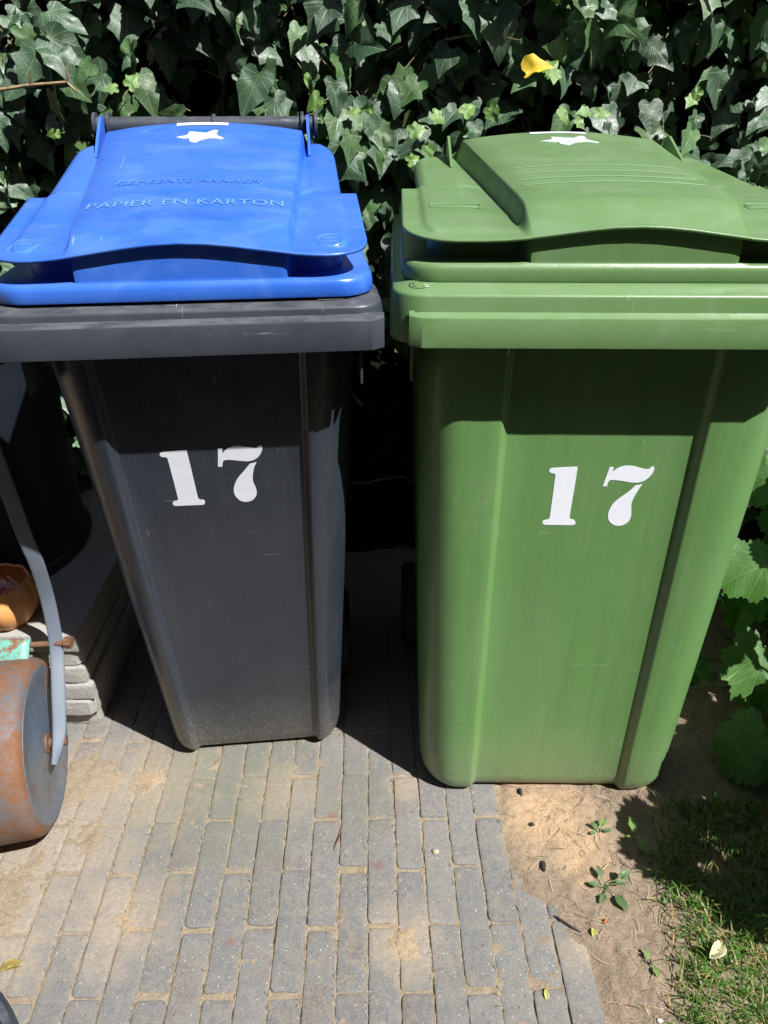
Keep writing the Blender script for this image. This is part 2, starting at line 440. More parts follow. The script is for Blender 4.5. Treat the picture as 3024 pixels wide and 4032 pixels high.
ONE_G = [(-0.06366, 0.6982), (-0.04575, 0.69968), (-0.02712, 0.70056), (-0.02711, 0.67985), (-0.02821, 0.61539), (-0.02595, 0.61185), (-0.02161, 0.61058), (-0.01802, 0.60654), (-0.01852, 0.60278), (-0.02112, 0.60129), (-0.04214, 0.60143), (-0.06386, 0.60158), (-0.06758, 0.60367), (-0.06821, 0.60694), (-0.0668, 0.60939), (-0.06135, 0.61058), (-0.05861, 0.61352), (-0.05804, 0.61838), (-0.05792, 0.68571), (-0.05898, 0.68904), (-0.06409, 0.69021), (-0.0673, 0.69246), (-0.06709, 0.69653)]
SEV_G = [[(0.01945, 0.70029), (0.02546, 0.70034), (0.02469, 0.69236), (0.02839, 0.69616), (0.0344, 0.7004), (0.04207, 0.70255), (0.0514, 0.70261), (0.05832, 0.70117), (0.06537, 0.69897), (0.07236, 0.69722), (0.07637, 0.69725), (0.07863, 0.69952), (0.08159, 0.70163), (0.08423, 0.7003), (0.08478, 0.69656), (0.08253, 0.68901), (0.07772, 0.68214), (0.07179, 0.67752), (0.06407, 0.67532), (0.05458, 0.67556), (0.04483, 0.67732), (0.03515, 0.67878), (0.02692, 0.67964), (0.02239, 0.67838), (0.02074, 0.67408), (0.02047, 0.6687), (0.0141, 0.66865)], [(0.06223, 0.67024), (0.06751, 0.67105), (0.07192, 0.67293), (0.0666, 0.66054), (0.06259, 0.64801), (0.06144, 0.63854), (0.06409, 0.621), (0.06363, 0.61292), (0.06054, 0.60639), (0.05428, 0.60193), (0.04609, 0.60071), (0.03871, 0.60327), (0.03247, 0.60941), (0.02958, 0.61749), (0.02977, 0.62714), (0.0333, 0.63832), (0.04017, 0.64705), (0.04847, 0.65495), (0.05548, 0.662)]]
ONE_B = [(-0.06923, 0.73206), (-0.05182, 0.73297), (-0.03506, 0.7336), (-0.03339, 0.7014), (-0.03104, 0.6486), (-0.02889, 0.64465), (-0.02425, 0.64383), (-0.02192, 0.64107), (-0.02277, 0.63677), (-0.02549, 0.63485), (-0.04587, 0.63516), (-0.0655, 0.63543), (-0.06927, 0.63726), (-0.06929, 0.64126), (-0.06682, 0.64404), (-0.06188, 0.64545), (-0.06027, 0.64879), (-0.06358, 0.71996), (-0.06561, 0.72324), (-0.07125, 0.72403), (-0.07325, 0.72728), (-0.07246, 0.73037)]
SEV_B = [[(0.00905, 0.73398), (0.01526, 0.73396), (0.01423, 0.72553), (0.01871, 0.73032), (0.02573, 0.73494), (0.03374, 0.737), (0.04148, 0.73658), (0.05037, 0.73454), (0.05925, 0.73202), (0.06384, 0.73224), (0.06676, 0.73552), (0.06984, 0.73645), (0.07197, 0.73399), (0.07054, 0.72667), (0.06584, 0.71819), (0.05868, 0.71219), (0.0492, 0.70984), (0.04007, 0.71084), (0.02717, 0.71319), (0.01806, 0.71387), (0.01359, 0.71156), (0.01143, 0.70249), (0.00527, 0.70269)], [(0.05136, 0.70486), (0.05679, 0.70617), (0.06133, 0.70801), (0.05665, 0.69772), (0.05367, 0.68472), (0.05296, 0.67306), (0.05589, 0.66102), (0.05616, 0.6507), (0.05284, 0.64311), (0.04682, 0.63775), (0.0384, 0.6362), (0.03048, 0.63935), (0.02453, 0.64756), (0.02296, 0.65798), (0.02562, 0.6697), (0.03157, 0.68107), (0.04076, 0.6921)]]
GR = dict(name='wheelie_bin', loc=(.309, .897, 0), rz=R(-0.8), ov=.0566, base_y=.050, ry=1.25, hw0=.238, hw1=.266, r0=.065, r1=.06, ph0=.140, ph1=.140,
          rec=.012, edge=.007, d0=.50, d1=.60, bmat=GREEN_B, rmat=GREEN, lmat=GREEN, rim=.303, rimd=.66, ztop=.969, zedge=.961, rimr=.045, bar=.262,
          gussets=[(-.145, .06), (.025, .06), (.21, .06)], lido=.038, lidL=.60, lidw=.287, notchw=.024, notch=.285, lidr=.065, sk=.0415, skw=.001,
          zb=[(0, 1.0215), (.03, 1.025), (.1, 1.034), (.32, 1.046), (.50, 1.055), (.60, 1.061)], dh0=.133, dh1=.180, slope=.006, dome=.029, crown=.006, crown2=.015, archk=1.15,
          ear=.200, earprof=[(-.15, 1.058), (-.035, 1.099), (-.015, 1.096), (0, 1.03), (-.10, 1.03)], hdy=.035, hz=1.035, hx=.19,
          one=ONE_G, seven=SEV_G, star=(.0, .475), starw=.050, starv=1.3, strip=(-.055, .045, .548, .565))
GY = dict(name='wheelie_bin', loc=(-.237, .869, 0), rz=R(6.1), ov=.0509, base_y=.187, ry=1.9, hw0=.170, hw1=.211, r0=.040, r1=.064, ph0=.121, ph1=.137,
          rec=.011, edge=.006, d0=.42, d1=.47, bmat=GREY_B, rmat=GREY, lmat=BLUE, rim=.244, rimd=.52, ztop=.958, zedge=.950, rimr=.038, bar=.224,
          gussets=[(-.205, .05), (.2, .05)], lido=.022, lidL=.469, lidw=.225, notchw=.020, notch=.225, lidr=.055, sk=.0255, skw=.006,
          zb=[(0, 1.0105), (.03, 1.013), (.1, 1.025), (.25, 1.053), (.469, 1.098)], dh0=.129, dh1=.159, slope=.0045, dome=.021, crown=.004, crown2=.014, archk=1.2,
          ear=.164, earprof=[(-.085, 1.085), (-.012, 1.136), (.004, 1.138), (.012, 1.12), (.012, 1.03), (-.05, 1.03)], hdy=.018, hz=1.122, hx=.160,
          one=ONE_B, seven=SEV_B, star=(-.002, .375), starw=.036, starv=1.1, strip=(-.042, .038, .427, .439))
make_bin(GY); make_bin(GR)
tag(GY['root'], 'anthracite grey wheelie bin with a bright blue lid and white number 17', 'wheelie bin')
tag(GR['root'], 'all green wheelie bin with green lid and white number 17', 'wheelie bin')

# mouldings on the blue lid
def lid_at(P, cx, cy): return lambda x, y, l: P['onlid'](cx + x, cy + y, l)
t = text_mesh('PAPIER EN KARTON', .026, lid_at(GY, 0.0, .115), 'raised_lettering', EB, GY['lid'], 1.0, 1.08, .0010); 
t = text_mesh('GEMEENTE ARNHEM', .020, lid_at(GY, -.003, .193), 'raised_lettering', EBL, GY['lid'], 1.0, 1.05, .0013)
def ring(mb, P, cx, cy, pts, wd=.0009, lift=.0008):
    n = len(pts)
    V = []
    for i, (x, y) in enumerate(pts):
        a = pts[i-1]; b = pts[(i+1) % n]; d = Vector((b[0]-a[0], b[1]-a[1])).normalized(); nx, ny = -d.y, d.x
        V.append(P['onlid'](cx + x + nx*wd, cy + y + ny*wd, lift*.3)); V.append(P['onlid'](cx + x, cy + y, lift)); V.append(P['onlid'](cx + x - nx*wd, cy + y - ny*wd, lift*.3))
    F = []
    for i in range(n):
        k = (i+1) % n; F += [(i*3, k*3, k*3+1, i*3+1), (i*3+1, k*3+1, k*3+2, i*3+2)]
    mb.add(V, F)
def stadium(hw, hh, n=10):
    return [(hw - hh + hh*math.cos(a), hh*math.sin(a)) for a in np.linspace(-math.pi/2, math.pi/2, n)] + [(-hw + hh + hh*math.cos(a), hh*math.sin(a)) for a in np.linspace(math.pi/2, 3*math.pi/2, n)]
circ = lambda r, n=28: [(r*math.cos(2*math.pi*k/n), r*math.sin(2*math.pi*k/n)) for k in range(n)]
m_ = MB(); ring(m_, GY, -.003, .2, stadium(.098, .014)); m_.build('raised_outline', EBL, GY['lid'])
for cx in (-.185, .180):
    m_ = MB(); ring(m_, GY, cx, .042, circ(.0185)); ring(m_, GY, cx, .042, circ(.0155))
    ring(m_, GY, cx, .042, [(-.008, -.006), (.008, -.006), (.008, .006), (-.008, .006)]); ring(m_, GY, cx, .042, [(-.011, .010), (.011, -.010), (.0105, -.0105), (-.0115, .0095)])
    m_.build('moulded_symbol', EBL, GY['lid'])
for yy in (.27, .225, .185, .15):
    m_ = MB(); ring(m_, GR, 0, yy, [(q, -.0006) for q in np.linspace(-.122, .122, 24)] + [(q, .0006) for q in np.linspace(.122, -.122, 24)], .0010, .0012); m_.build('raised_line', EG, GR['lid'])
for cx in (-.215, .215):
    m_ = MB(); ring(m_, GR, cx, .14, [(-.032, -.012), (.032, -.012), (.034, -.010), (.034, .010), (.032, .012), (-.032, .012), (-.034, .010), (-.034, -.010)], .0010, .0012)
    m_.build('raised_panel', EG, GR['lid'])
# moulded roundel on the green rim, small moulded text box on the grey rim
def on_rim(P, cx, cy): return lambda x, y, l: (cx + x, cy + y, P['ztop'] - .0045 + (cy + y - .022)*.32 + l)
def rim_ring(P, cx, cy, pts, name, mat):
    q = {'onlid': lambda x, y, l: (x, y, P['zedge'] + .0035 + min(1, max(0, (y - .022)/.014))*(P['ztop'] - P['zedge'] - .003) + l)}
    mb = MB(); ring(mb, q, cx, cy, pts, .0007, .0008); return mb.build(name, mat, P['rimo'])
rim_ring(GR, -.262, .042, [(x, y*.9) for x, y in circ(.014)], 'moulded_roundel', EG)
rim_ring(GR, -.262, .042, [(x, y*.9) for x, y in circ(.010)], 'moulded_roundel', EG)
rim_ring(GY, .175, .033, [(-.016, -.005), (.016, -.005), (.016, .005), (-.016, .005)], 'moulded_mark', EGY)

# ------------------------------------------------------------------ ground
_G = {}
def vnoise(X, Y, cell, seed):
    if seed not in _G: _G[seed] = np.random.default_rng(seed).random((256, 256))
    g = _G[seed]
    fx = X/cell + 1000.3; fy = Y/cell + 1000.7
    i = np.floor(fx).astype(int); j = np.floor(fy).astype(int); u = fx - i; v = fy - j
    u = u*u*(3-2*u); v = v*v*(3-2*v)
    a = g[i % 256, j % 256]; b = g[(i+1) % 256, j % 256]; c = g[i % 256, (j+1) % 256]; d = g[(i+1) % 256, (j+1) % 256]
    return (a*(1-u) + b*u)*(1-v) + (c*(1-u) + d*u)*v - .5
EY = [-1, .3, .5, .655, .675, .725, .755, .81, .955, 1.05, 1.3, 2.2]; EX = [.32, .32, .325, .335, .290, .283, .237, .224, .228, .25, .33, .4]
def soil_h(X, Y):
    n1 = vnoise(X, Y, .09, 1); n2 = vnoise(X, Y, .03, 2); n3 = vnoise(X, Y, .011, 3); n4 = vnoise(X, Y, .0055, 4)
    edge = np.interp(Y, EY, EX) + .010*vnoise(X, Y, .03, 8)*2
    t = np.clip((X - edge + .006)/.022, 0, 1); t = t*t*(3-2*t)
    joint = -.0027 + .0026*n2 + .0036*n3 + .0030*n4
    soil = .0035 + .010*n1*np.clip((X - .35)/.15, 0, 1) + .005*n2 + .0055*n3 + .0035*n4
    h = joint*(1-t) + soil*t
    for bx, by, br, bh in ((.03, .665, .032, .0075), (-.455, .985, .045, .0062), (-.43, .72, .05, .0030), (-.585, .99, .07, .0072), (-.70, .74, .12, .0072), (-.53, .86, .05, .0040), (.285, .87, .08, .004), (.02, .83, .01, .004)):
        d = np.sqrt((X-bx)**2 + (Y-by)**2)/br + .9*n2 + .5*n3
        h = h + bh*np.clip(1.15 - d, 0, 1)*(1 - .5*t)
    gr = np.clip((X - np.interp(Y, [.3, .55, .69, .8, .9], [.38, .42, .46, .45, .50]))/.06, 0, 1)
    return h + .006*gr
NX, NY = 460, 330
gx = np.linspace(-1.0, 1.15, NX); gy = np.linspace(.36, 1.85, NY)
X, Y = np.meshgrid(gx, gy, indexing='ij'); Z = soil_h(X, Y)
V = np.stack([X.ravel(), Y.ravel(), Z.ravel()], 1)
ii, jj = np.meshgrid(np.arange(NX-1), np.arange(NY-1), indexing='ij'); q = (ii*NY + jj).ravel()
F = np.stack([q, q+NY, q+NY+1, q+1], 1)

def wblob(m, P, x, y, r, n):
    s = m.n('ShaderNodeVectorMath', operation='DISTANCE'); m.link(P, s.inputs[0]); s.inputs[1].default_value = (x, y, 0)
    return m.ramp(m.math('ADD', m.math('DIVIDE', s.outputs['Value'], r), n), 1.15, .35)
def geo_pos(m):
    g = m.n('ShaderNodeNewGeometry').outputs['Position']
    mp = m.n('ShaderNodeMapping'); m.link(g, mp.inputs[0]); mp.inputs['Scale'].default_value = (1, 1, 0); return g, mp.outputs[0]
def soil_mat():
    m = M('sandy_soil', .95, spec=.15)
    P, P2 = geo_pos(m)
    x, y, z = m.xyz(P)
    n1 = m.noise(9, 5, .6, P); n2 = m.noise(70, 5, .7, P); n3 = m.noise(260, 4, .8, P); n4 = m.noise(1400, 2, .6, P)
    col = m.mix(m.ramp(n1, .35, .68), (.31, .232, .165), (.39, .295, .21))
    col = m.mix(m.ramp(n2, .40, .70), col, (.255, .195, .148))
    # orange sharp sand in front of the green bin and in the drifts on the bricks
    nn = m.math('MULTIPLY', m.math('SUBTRACT', m.noise(26, 5, .7, P), .5), 1.7)
    sand = wblob(m, P2, .30, .90, .105, nn)
    for b in ((.345, .83, .07), (.03, .665, .05), (-.455, .985, .09), (-.43, .72, .06)): sand = m.math('MAXIMUM', sand, wblob(m, P2, b[0], b[1], b[2], nn))
    col = m.mix(m.math('MULTIPLY', sand, .9), col, m.mix(m.ramp(n2, .3, .7), (.62, .42, .255), (.53, .36, .22)))
    # joint fill on the paved side: straw coloured, here and there moss
    pav = m.ramp(x, .24, .20)
    col = m.mix(m.math('MULTIPLY', pav, .55), col, (.42, .345, .24))
    col = m.mix(m.math('MULTIPLY', m.math('MULTIPLY', pav, m.ramp(m.noise(17, 4, .6, P), .56, .70)), .45), col, (.15, .14, .06))
    # darker humus under the plants on the right
    hum_shade = m.math('MULTIPLY', m.ramp(m.math('ADD', x, m.math('MULTIPLY', nn, .06)), .50, .66), m.ramp(y, .85, 1.0))
    hum_shade = m.math('MAXIMUM', hum_shade, m.ramp(y, 1.22, 1.36))  # shade of the gap behind the bins painted into the soil colour
    col = m.mix(m.math('MULTIPLY', hum_shade, .5), col, (.14, .108, .08))
    # crumbs and grains
    col = m.mix(m.math('MULTIPLY', m.ramp(n3, .54, .66), .50), col, (.55, .46, .36))
    col = m.mix(m.math('MULTIPLY', m.ramp(n3, .45, .33), .5), col, (.12, .085, .06))
    col = m.mix(m.math('MULTIPLY', m.ramp(m.voro(90, P), .16, .08), .5), col, (.48, .42, .34))
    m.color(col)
    m.bump(m.math('ADD', m.math('MULTIPLY', n2, 1.5), m.math('ADD', n3, m.math('MULTIPLY', n4, .5))), .9, .004)
    return m.m
SOIL = soil_mat()
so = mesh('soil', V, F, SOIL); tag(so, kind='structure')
g = MB()
# outer ground, joined to the edge of the modelled patch
B = [(-1.0, .36), (1.15, .36), (1.15, 1.85), (-1.0, 1.85)]
far = [(-60, -60), (60, -60), (60, 60), (-60, 60)]
g.add([(a, b, -.012) for a, b in B] + [(a, b, -.012) for a, b in far], [(i, 4+i, 4+(i+1) % 4, (i+1) % 4) for i in range(4)])
g.add([(a, b, -.022) for a, b in B], [(0, 1, 2, 3)])
o = mesh('ground', g.V, g.F, SOIL, smooth=False); tag(o, kind='structure')

def brick_mat():
    m = M('grey_paver', .88, spec=.25)
    P, P2 = geo_pos(m)
    att = m.n('ShaderNodeVertexColor', layer_name='var'); r = m.xyz(att.outputs[0])
    n1 = m.noise(14, 5, .6, P); n2 = m.noise(80, 7, .85, P); n3 = m.noise(300, 4, .9, P)
    col = m.mix(r[0], (.148, .150, .155), (.195, .193, .192))
    col = m.mix(m.ramp(n1, .35, .7, 0, .5), col, (.190, .182, .170))
    col = m.mix(m.math('MULTIPLY', r[1], m.ramp(n1, .45, .6)), col, (.16, .12, .105))
    col = m.mix(m.ramp(n2, .48, .66, 0, .6), col, (.255, .24, .215))
    col = m.mix(m.ramp(n3, .54, .66, 0, .7), col, (.34, .33, .315))
    col = m.mix(m.ramp(n3, .46, .34, 0, .6), col, (.065, .066, .068))
    # small aggregate chips
    vc = m.n('ShaderNodeTexVoronoi', feature='F1'); vc.inputs['Scale'].default_value = 190; m.link(P, vc.inputs['Vector'])
    sel = m.ramp(m.xyz(vc.outputs['Color'])[0], .90, .93)
    col = m.mix(m.math('MULTIPLY', m.math('MULTIPLY', m.ramp(vc.outputs['Distance'], .30, .16), sel), .8), col, (.50, .49, .47))
    sel2 = m.ramp(m.xyz(vc.outputs['Color'])[1], .93, .95)
    col = m.mix(m.math('MULTIPLY', m.math('MULTIPLY', m.ramp(vc.outputs['Distance'], .32, .2), sel2), .7), col, (.035, .035, .04))
    # sand dust lying on the bricks
    nn = m.math('MULTIPLY', m.math('SUBTRACT', m.noise(20, 6, .72, P), .5), 2.2)
    s = None
    for b in ((-.47, .97, .14), (-.64, .85, .25), (-.44, .71, .10), (-.62, .66, .12), (.03, .67, .07), (.27, .84, .07), (.33, .66, .06), (.04, .97, .04), (-.2, .96, .08)):
        k = wblob(m, P2, b[0], b[1], b[2], nn); s = k if s is None else m.math('MAXIMUM', s, k)
    grain = m.ramp(m.noise(130, 6, .85, P), .40, .58)
    s2 = m.math('MULTIPLY', s, m.ramp(grain, 0, 1, .35, 1))
    col = m.mix(m.math('MULTIPLY', s2, .8), col, (.42, .335, .245))
    amb = m.math('MULTIPLY', m.ramp(m.noise(45, 6, .75, P), .45, .66), .36)
    col = m.mix(amb, col, (.33, .275, .20))
    # green algae film towards the bins
    alg = m.math('MULTIPLY', wblob(m, P2, -.30, .97, .22, nn), m.ramp(n2, .35, .65, .2, .6))
    alg = m.math('MAXIMUM', alg, m.math('MULTIPLY', wblob(m, P2, -.05, .95, .10, nn), .3))
    col = m.mix(alg, col, (.155, .165, .10))
    # rusty stains
    ru = m.math('MAXIMUM', wblob(m, P2, -.10, .90, .014, nn), m.math('MAXIMUM', wblob(m, P2, -.245, .67, .009, nn), wblob(m, P2, -.01, .80, .012, nn)))
    col = m.mix(m.math('MULTIPLY', ru, .5), col, (.22, .075, .045))
    m.color(col)
    b1 = m.bump(m.math('ADD', m.math('MULTIPLY', n2, 2), n3), .8, .0016)
    return m.m
BR = MB(); cols = []
rot = R(1.2); ca, sa = math.cos(rot), math.sin(rot)
def bw(u, v): return (u*ca - v*sa, u*sa + v*ca)
# joint between columns passes (-0.029, .795)
u0 = -.029*ca + .795*sa; v0 = .795*ca + .029*sa + .001
rb = random.Random(3)
for ci in range(-24, 7):
    for rj in range(-6, 8):
        uc = u0 + (ci + .5)*.0498 + rb.uniform(-.0006, .0006)
        vc = v0 + (rj + (.5 if ci % 2 == 0 else 0) + .5)*.2015 + rb.uniform(-.004, .004)
        wx, wy = bw(uc, vc)
        if wx > .34 or wy > 1.45 or wy < -.45: continue
        if ci >= 5 and wy > .82: continue
        hu, hv = .0498/2 - rb.uniform(.0003, .0014), .1008 - rb.uniform(.0015, .0040)
        dz = rb.uniform(-.0012, .0012); tx = rb.uniform(-.012, .012); ty = rb.uniform(-.004, .004); ang = rb.uniform(-.009, .009)
        rc = rb.uniform(.005, .010); loops = []
        for ins, z in ((.0022, 0), (.0009, -.0004), (.0002, -.0013), (0, -.0045), (0, -.03)):
            L = []
            k0 = 0
            for sx, sy in ((1, -1), (1, 1), (-1, 1), (-1, -1)):
                a0 = {(1, -1): -90, (1, 1): 0, (-1, 1): 90, (-1, -1): 180}[(sx, sy)]
                for q in range(5):
                    a = R(a0 + q*22.5); r_ = rc
                    L.append([sx*(hu - r_) + r_*math.cos(a), sy*(hv - r_) + r_*math.sin(a)])
                # points along the following side
                nxt = {(1, -1): (1, 1), (1, 1): (-1, 1), (-1, 1): (-1, -1), (-1, -1): (1, -1)}[(sx, sy)]
                ns = 6 if sx == nxt[0] else 2
                e0 = L[-1]; a1 = R(a0 + 90)
                e1 = [nxt[0]*(hu - rc) + rc*math.cos(a1), nxt[1]*(hv - rc) + rc*math.sin(a1)]
                for q in range(1, ns): L.append([lerp(e0[0], e1[0], q/ns), lerp(e0[1], e1[1], q/ns)])
            out = []
            for px, py in L:
                l = math.hypot(px, py); nv = noise.noise(Vector((px*60 + ci*7, py*60 + rj*5, 1)))*.0011 + noise.noise(Vector((px*220 + ci*7, py*220 + rj*5, 4)))*.0007
                f = 1 - (ins + nv + .0004)/max(abs(px), .008)*(.999 if abs(px) > hu*.9 else .15)
                g_ = 1 - (ins + nv)/max(abs(py), .008)*(1 if abs(py) > hv*.96 else .05)
                px2, py2 = px*f, py*g_
                U, Vv = uc + px2 - py2*ang, vc + py2 + px2*ang
                out.append((*bw(U, Vv), z + dz + px2*tx + py2*ty))
            loops.append(out)
        for f_ in (.35, .7, 1.0):
            L = []
            for (px, py, pz) in loops[0] if f_ == .35 else top0:
                # shrink towards the long axis of the brick
                U0, V0_ = px*ca + py*sa - uc, -px*sa + py*ca - vc
                U1 = U0*(1 - f_); V1 = V0_ if abs(V0_) < hv - hu else math.copysign(lerp(abs(V0_), hv - hu, f_), V0_)
                wx_, wy_ = bw(uc + U1, vc + V1); L.append((wx_, wy_, dz + U1*tx + V1*ty + .0003*f_))
            if f_ == .35: top0 = list(loops[0])
            loops.insert(0, L)
        b = len(BR.V); BR.loft(loops, True, False, False)
        cols += [(rb.random(), max(0, rb.random()*1.6 - .9), rb.random(), 1)]*(len(BR.V) - b)
pv = mesh('paving', BR.V, BR.F, brick_mat(), smooth=True, col=cols, sharp=55)
bm = bmesh.new(); bm.from_mesh(pv.data); bmesh.ops.recalc_face_normals(bm, faces=bm.faces); bm.to_mesh(pv.data); bm.free()
tag(pv, kind='structure')

# grass
def blades(n, posf, hgt, colf, wdt=.0016, seed=5, droop=1.0):
    r = np.random.default_rng(seed); V = []; F = []; C = []
    for i in range(n):
        x, y, z = posf(r); h = hgt(r); a = r.uniform(0, 2*math.pi); w_ = wdt*r.uniform(.6, 1.4)
        dx, dy = math.cos(a), math.sin(a); px, py = -dy*w_, dx*w_; lean = r.uniform(.2, 1.3)*droop; c = colf(r); b = len(V); tw = r.uniform(-.5, .5)
        for k in range(4):
            t = k/3; o_ = lean*h*t*t*.9; zz = z + h*(t - .45*lean*t*t*t); ww = (1 - t)**.7
            V.append((x + dx*o_ + px*ww + tw*py*t, y + dy*o_ + py*ww, zz)); C.append(c)
            if k < 3: V.append((x + dx*o_ - px*ww, y + dy*o_ - py*ww, zz)); C.append(c)
        F += [(b, b+1, b+3, b+2), (b+2, b+3, b+5, b+4), (b+4, b+5, b+6)]
    return V, F, C
def grass_edge(y): return np.interp(y, [.2, .40, .55, .62, .69, .76, .85, .92], [.385, .40, .415, .445, .455, .455, .475, .505])
def gpos(r):
    while True:
        x = r.uniform(.38, 1.15); y = r.uniform(.30, .93)
        e = grass_edge(y); d = (x - e)/.05
        if r.random() > min(1, max(0, d + .15)): continue
        nz = float(vnoise(np.array(x), np.array(y), .035, 21)) + .5
        if r.random() > .25 + nz: continue
        return x, y, float(soil_h(np.array(x), np.array(y))) - .001
def gcol(r):
    t = r.random()
    if t < .22: return (.30 + .1*r.random(), .25 + .08*r.random(), .12, 1)
    g_ = r.random(); return (.055 + .06*g_, .135 + .10*g_, .022 + .02*g_, 1)
def attr_mat(name, rough=.5, trans=.0, spec=.4):
    m = M(name, rough, spec=spec); a = m.n('ShaderNodeVertexColor', layer_name='var').outputs[0]; m.color(a)
    if trans:
        t = m.n('ShaderNodeBsdfTranslucent'); m.link(m.mix(1, a, (1.6, 1.8, .6), 'MULTIPLY'), t.inputs[0])
        x = m.n('ShaderNodeMixShader'); x.inputs[0].default_value = trans; m.link(m.b.outputs[0], x.inputs[1]); m.link(t.outputs[0], x.inputs[2])
        m.link(x.outputs[0], m.nt.nodes['Material Output'].inputs[0])
    return m.m
GRASSM = attr_mat('grass_blade', .45, .3)
V_, F_, C_ = blades(14000, gpos, lambda r: r.uniform(.012, .044), gcol, .0015, 5)
g = mesh('grass', V_, F_, GRASSM, col=C_, smooth=False); tag(g, 'short green lawn grass with straw coloured blades along the sandy edge', 'grass', kind='stuff')
# dry straw on soil and joints
def straw_pos():
    return None
V_ = []; F_ = []; C_ = []
r = np.random.default_rng(11)
for i in range(2600):
    if i < 1100:
        x = r.uniform(.24, .60); y = r.uniform(.5, .98)
        if x < np.interp(y, EY, EX) + .01: continue
        if r.random() > .25 + (x - .25)*3.5: continue
        L = r.uniform(.006, .035)
    else:
        ci = r.integers(-13, 6); u = u0 + ci*.0498 + r.normal(0, .0016); v = r.uniform(.45, 1.05); x, y = bw(u, v); L = r.uniform(.002, .011)
    z = max(float(soil_h(np.array(x), np.array(y))), -.003) + .0015; a = r.uniform(0, 6.28); cur = r.uniform(-1.2, 1.2); wd = r.uniform(.0002, .0005)
    b = len(V_); t_ = r.random(); c = (.42*(.5 + .6*t_), .32*(.5 + .6*t_), .18*(.5 + .6*t_), 1) if r.random() > .2 else (.09, .06, .04, 1)
    px, py = x, y
    for k in range(4):
        aa = a + cur*k/3; n_ = (-math.sin(aa)*wd, math.cos(aa)*wd); zz = z + .003*math.sin(k)*r.random()
        V_ += [(px + n_[0], py + n_[1], zz), (px - n_[0], py - n_[1], zz + .0003)]; C_ += [c, c]
        px += math.cos(aa)*L/3; py += math.sin(aa)*L/3
    F_ += [(b+2*k, b+2*k+1, b+2*k+3, b+2*k+2) for k in range(3)]
STRAW = attr_mat('dry_straw', .7)
o = mesh('dry_straw', V_, F_, STRAW, col=C_, smooth=False); tag(o, 'fine dry straw and grass clippings strewn over soil and brick joints', 'dry straw', kind='stuff')
# crumbs
V_ = []; F_ = []
mb = MB()
for i in range(1300):
    if i < 800: x = r.uniform(.24, .95); y = r.uniform(.5, 1.35)
    else: x = r.uniform(-.7, .3); y = r.uniform(.45, 1.1)
    if i < 800 and x < np.interp(y, EY, EX): continue
    s_ = r.uniform(.0006, .0022) if i < 800 else r.uniform(.0004, .0011)
    z = max(float(soil_h(np.array(x), np.array(y))), -.0005 if x < .23 else -1); c = (*[q*r.uniform(.4, 1.6) for q in (.24, .19, .14)], 1)
    P_ = [(1,0,0),(-1,0,0),(0,1,0),(0,-1,0),(0,0,1),(0,0,-1)]
    mb.add([(x + p[0]*s_*r.uniform(.6, 1.3), y + p[1]*s_*r.uniform(.6, 1.3), z + p[2]*s_*r.uniform(.5, 1)) for p in P_], [(0,2,4),(2,1,4),(1,3,4),(3,0,4),(2,0,5),(1,2,5),(3,1,5),(0,3,5)], c)
o = mesh('soil_crumbs', mb.V, mb.F, attr_mat('crumb', .9, spec=.2), col=mb.C, smooth=False); tag(o, 'tiny sand grains and soil crumbs scattered over the ground', 'soil crumbs', kind='stuff')

# house wall behind the viewer (its warm reflection shows in the glossy plastic)
def wall_mat():
    m = M('red_brick', .85, spec=.2); P = m.coord('Object')
    mp = m.n('ShaderNodeMapping'); m.link(P, mp.inputs[0]); mp.inputs['Rotation'].default_value = (R(90), 0, 0)
    b = m.n('ShaderNodeTexBrick'); m.link(mp.outputs[0], b.inputs[0]); b.inputs['Scale'].default_value = 1
    for k, v in (('Brick Width', .21), ('Row Height', .0625), ('Mortar Size', .006)): b.inputs[k].default_value = v
    b.inputs['Color1'].default_value = (.20, .085, .05, 1); b.inputs['Color2'].default_value = (.14, .06, .04, 1); b.inputs['Mortar'].default_value = (.25, .23, .2, 1)
    m.color(b.outputs[0]); return m.m
mb = MB(); mb.box((0, -1.85, 2.2), (14, .3, 4.4)); o = mb.build('house_wall', wall_mat(), None, False); tag(o, 'reddish brown brick house wall facing the bins, seen as a reflection in the plastic', 'wall')
# ------------------------------------------------------------------ leaves
IVY = [(.03, .02), (.11, -.10), (.24, -.13), (.37, -.05), (.42, .06), (.37, .16), (.36, .25), (.45, .33), (.51, .42), (.42, .48), (.31, .55), (.22, .68), (.13, .84), (.05, .97), (0, 1.05)]
IVY2 = [(.04, .0), (.14, -.10), (.28, -.09), (.38, .02), (.40, .12), (.37, .24), (.38, .34), (.40, .42), (.35, .50), (.29, .58), (.23, .68), (.15, .83), (.07, .96), (0, 1.04)]
MAL = [(.03, .02), (.12, -.16), (.26, -.20), (.36, -.12), (.44, -.10), (.50, .04), (.48, .14), (.60, .22), (.62, .36), (.55, .44), (.60, .56), (.54, .66), (.40, .68), (.34, .74), (.30, .88), (.16, .94), (.06, .92), (0, 1.02)]
OVAL = [(.02, .0), (.12, .08), (.22, .25), (.26, .45), (.22, .66), (.12, .86), (.04, .97), (0, 1.02)]
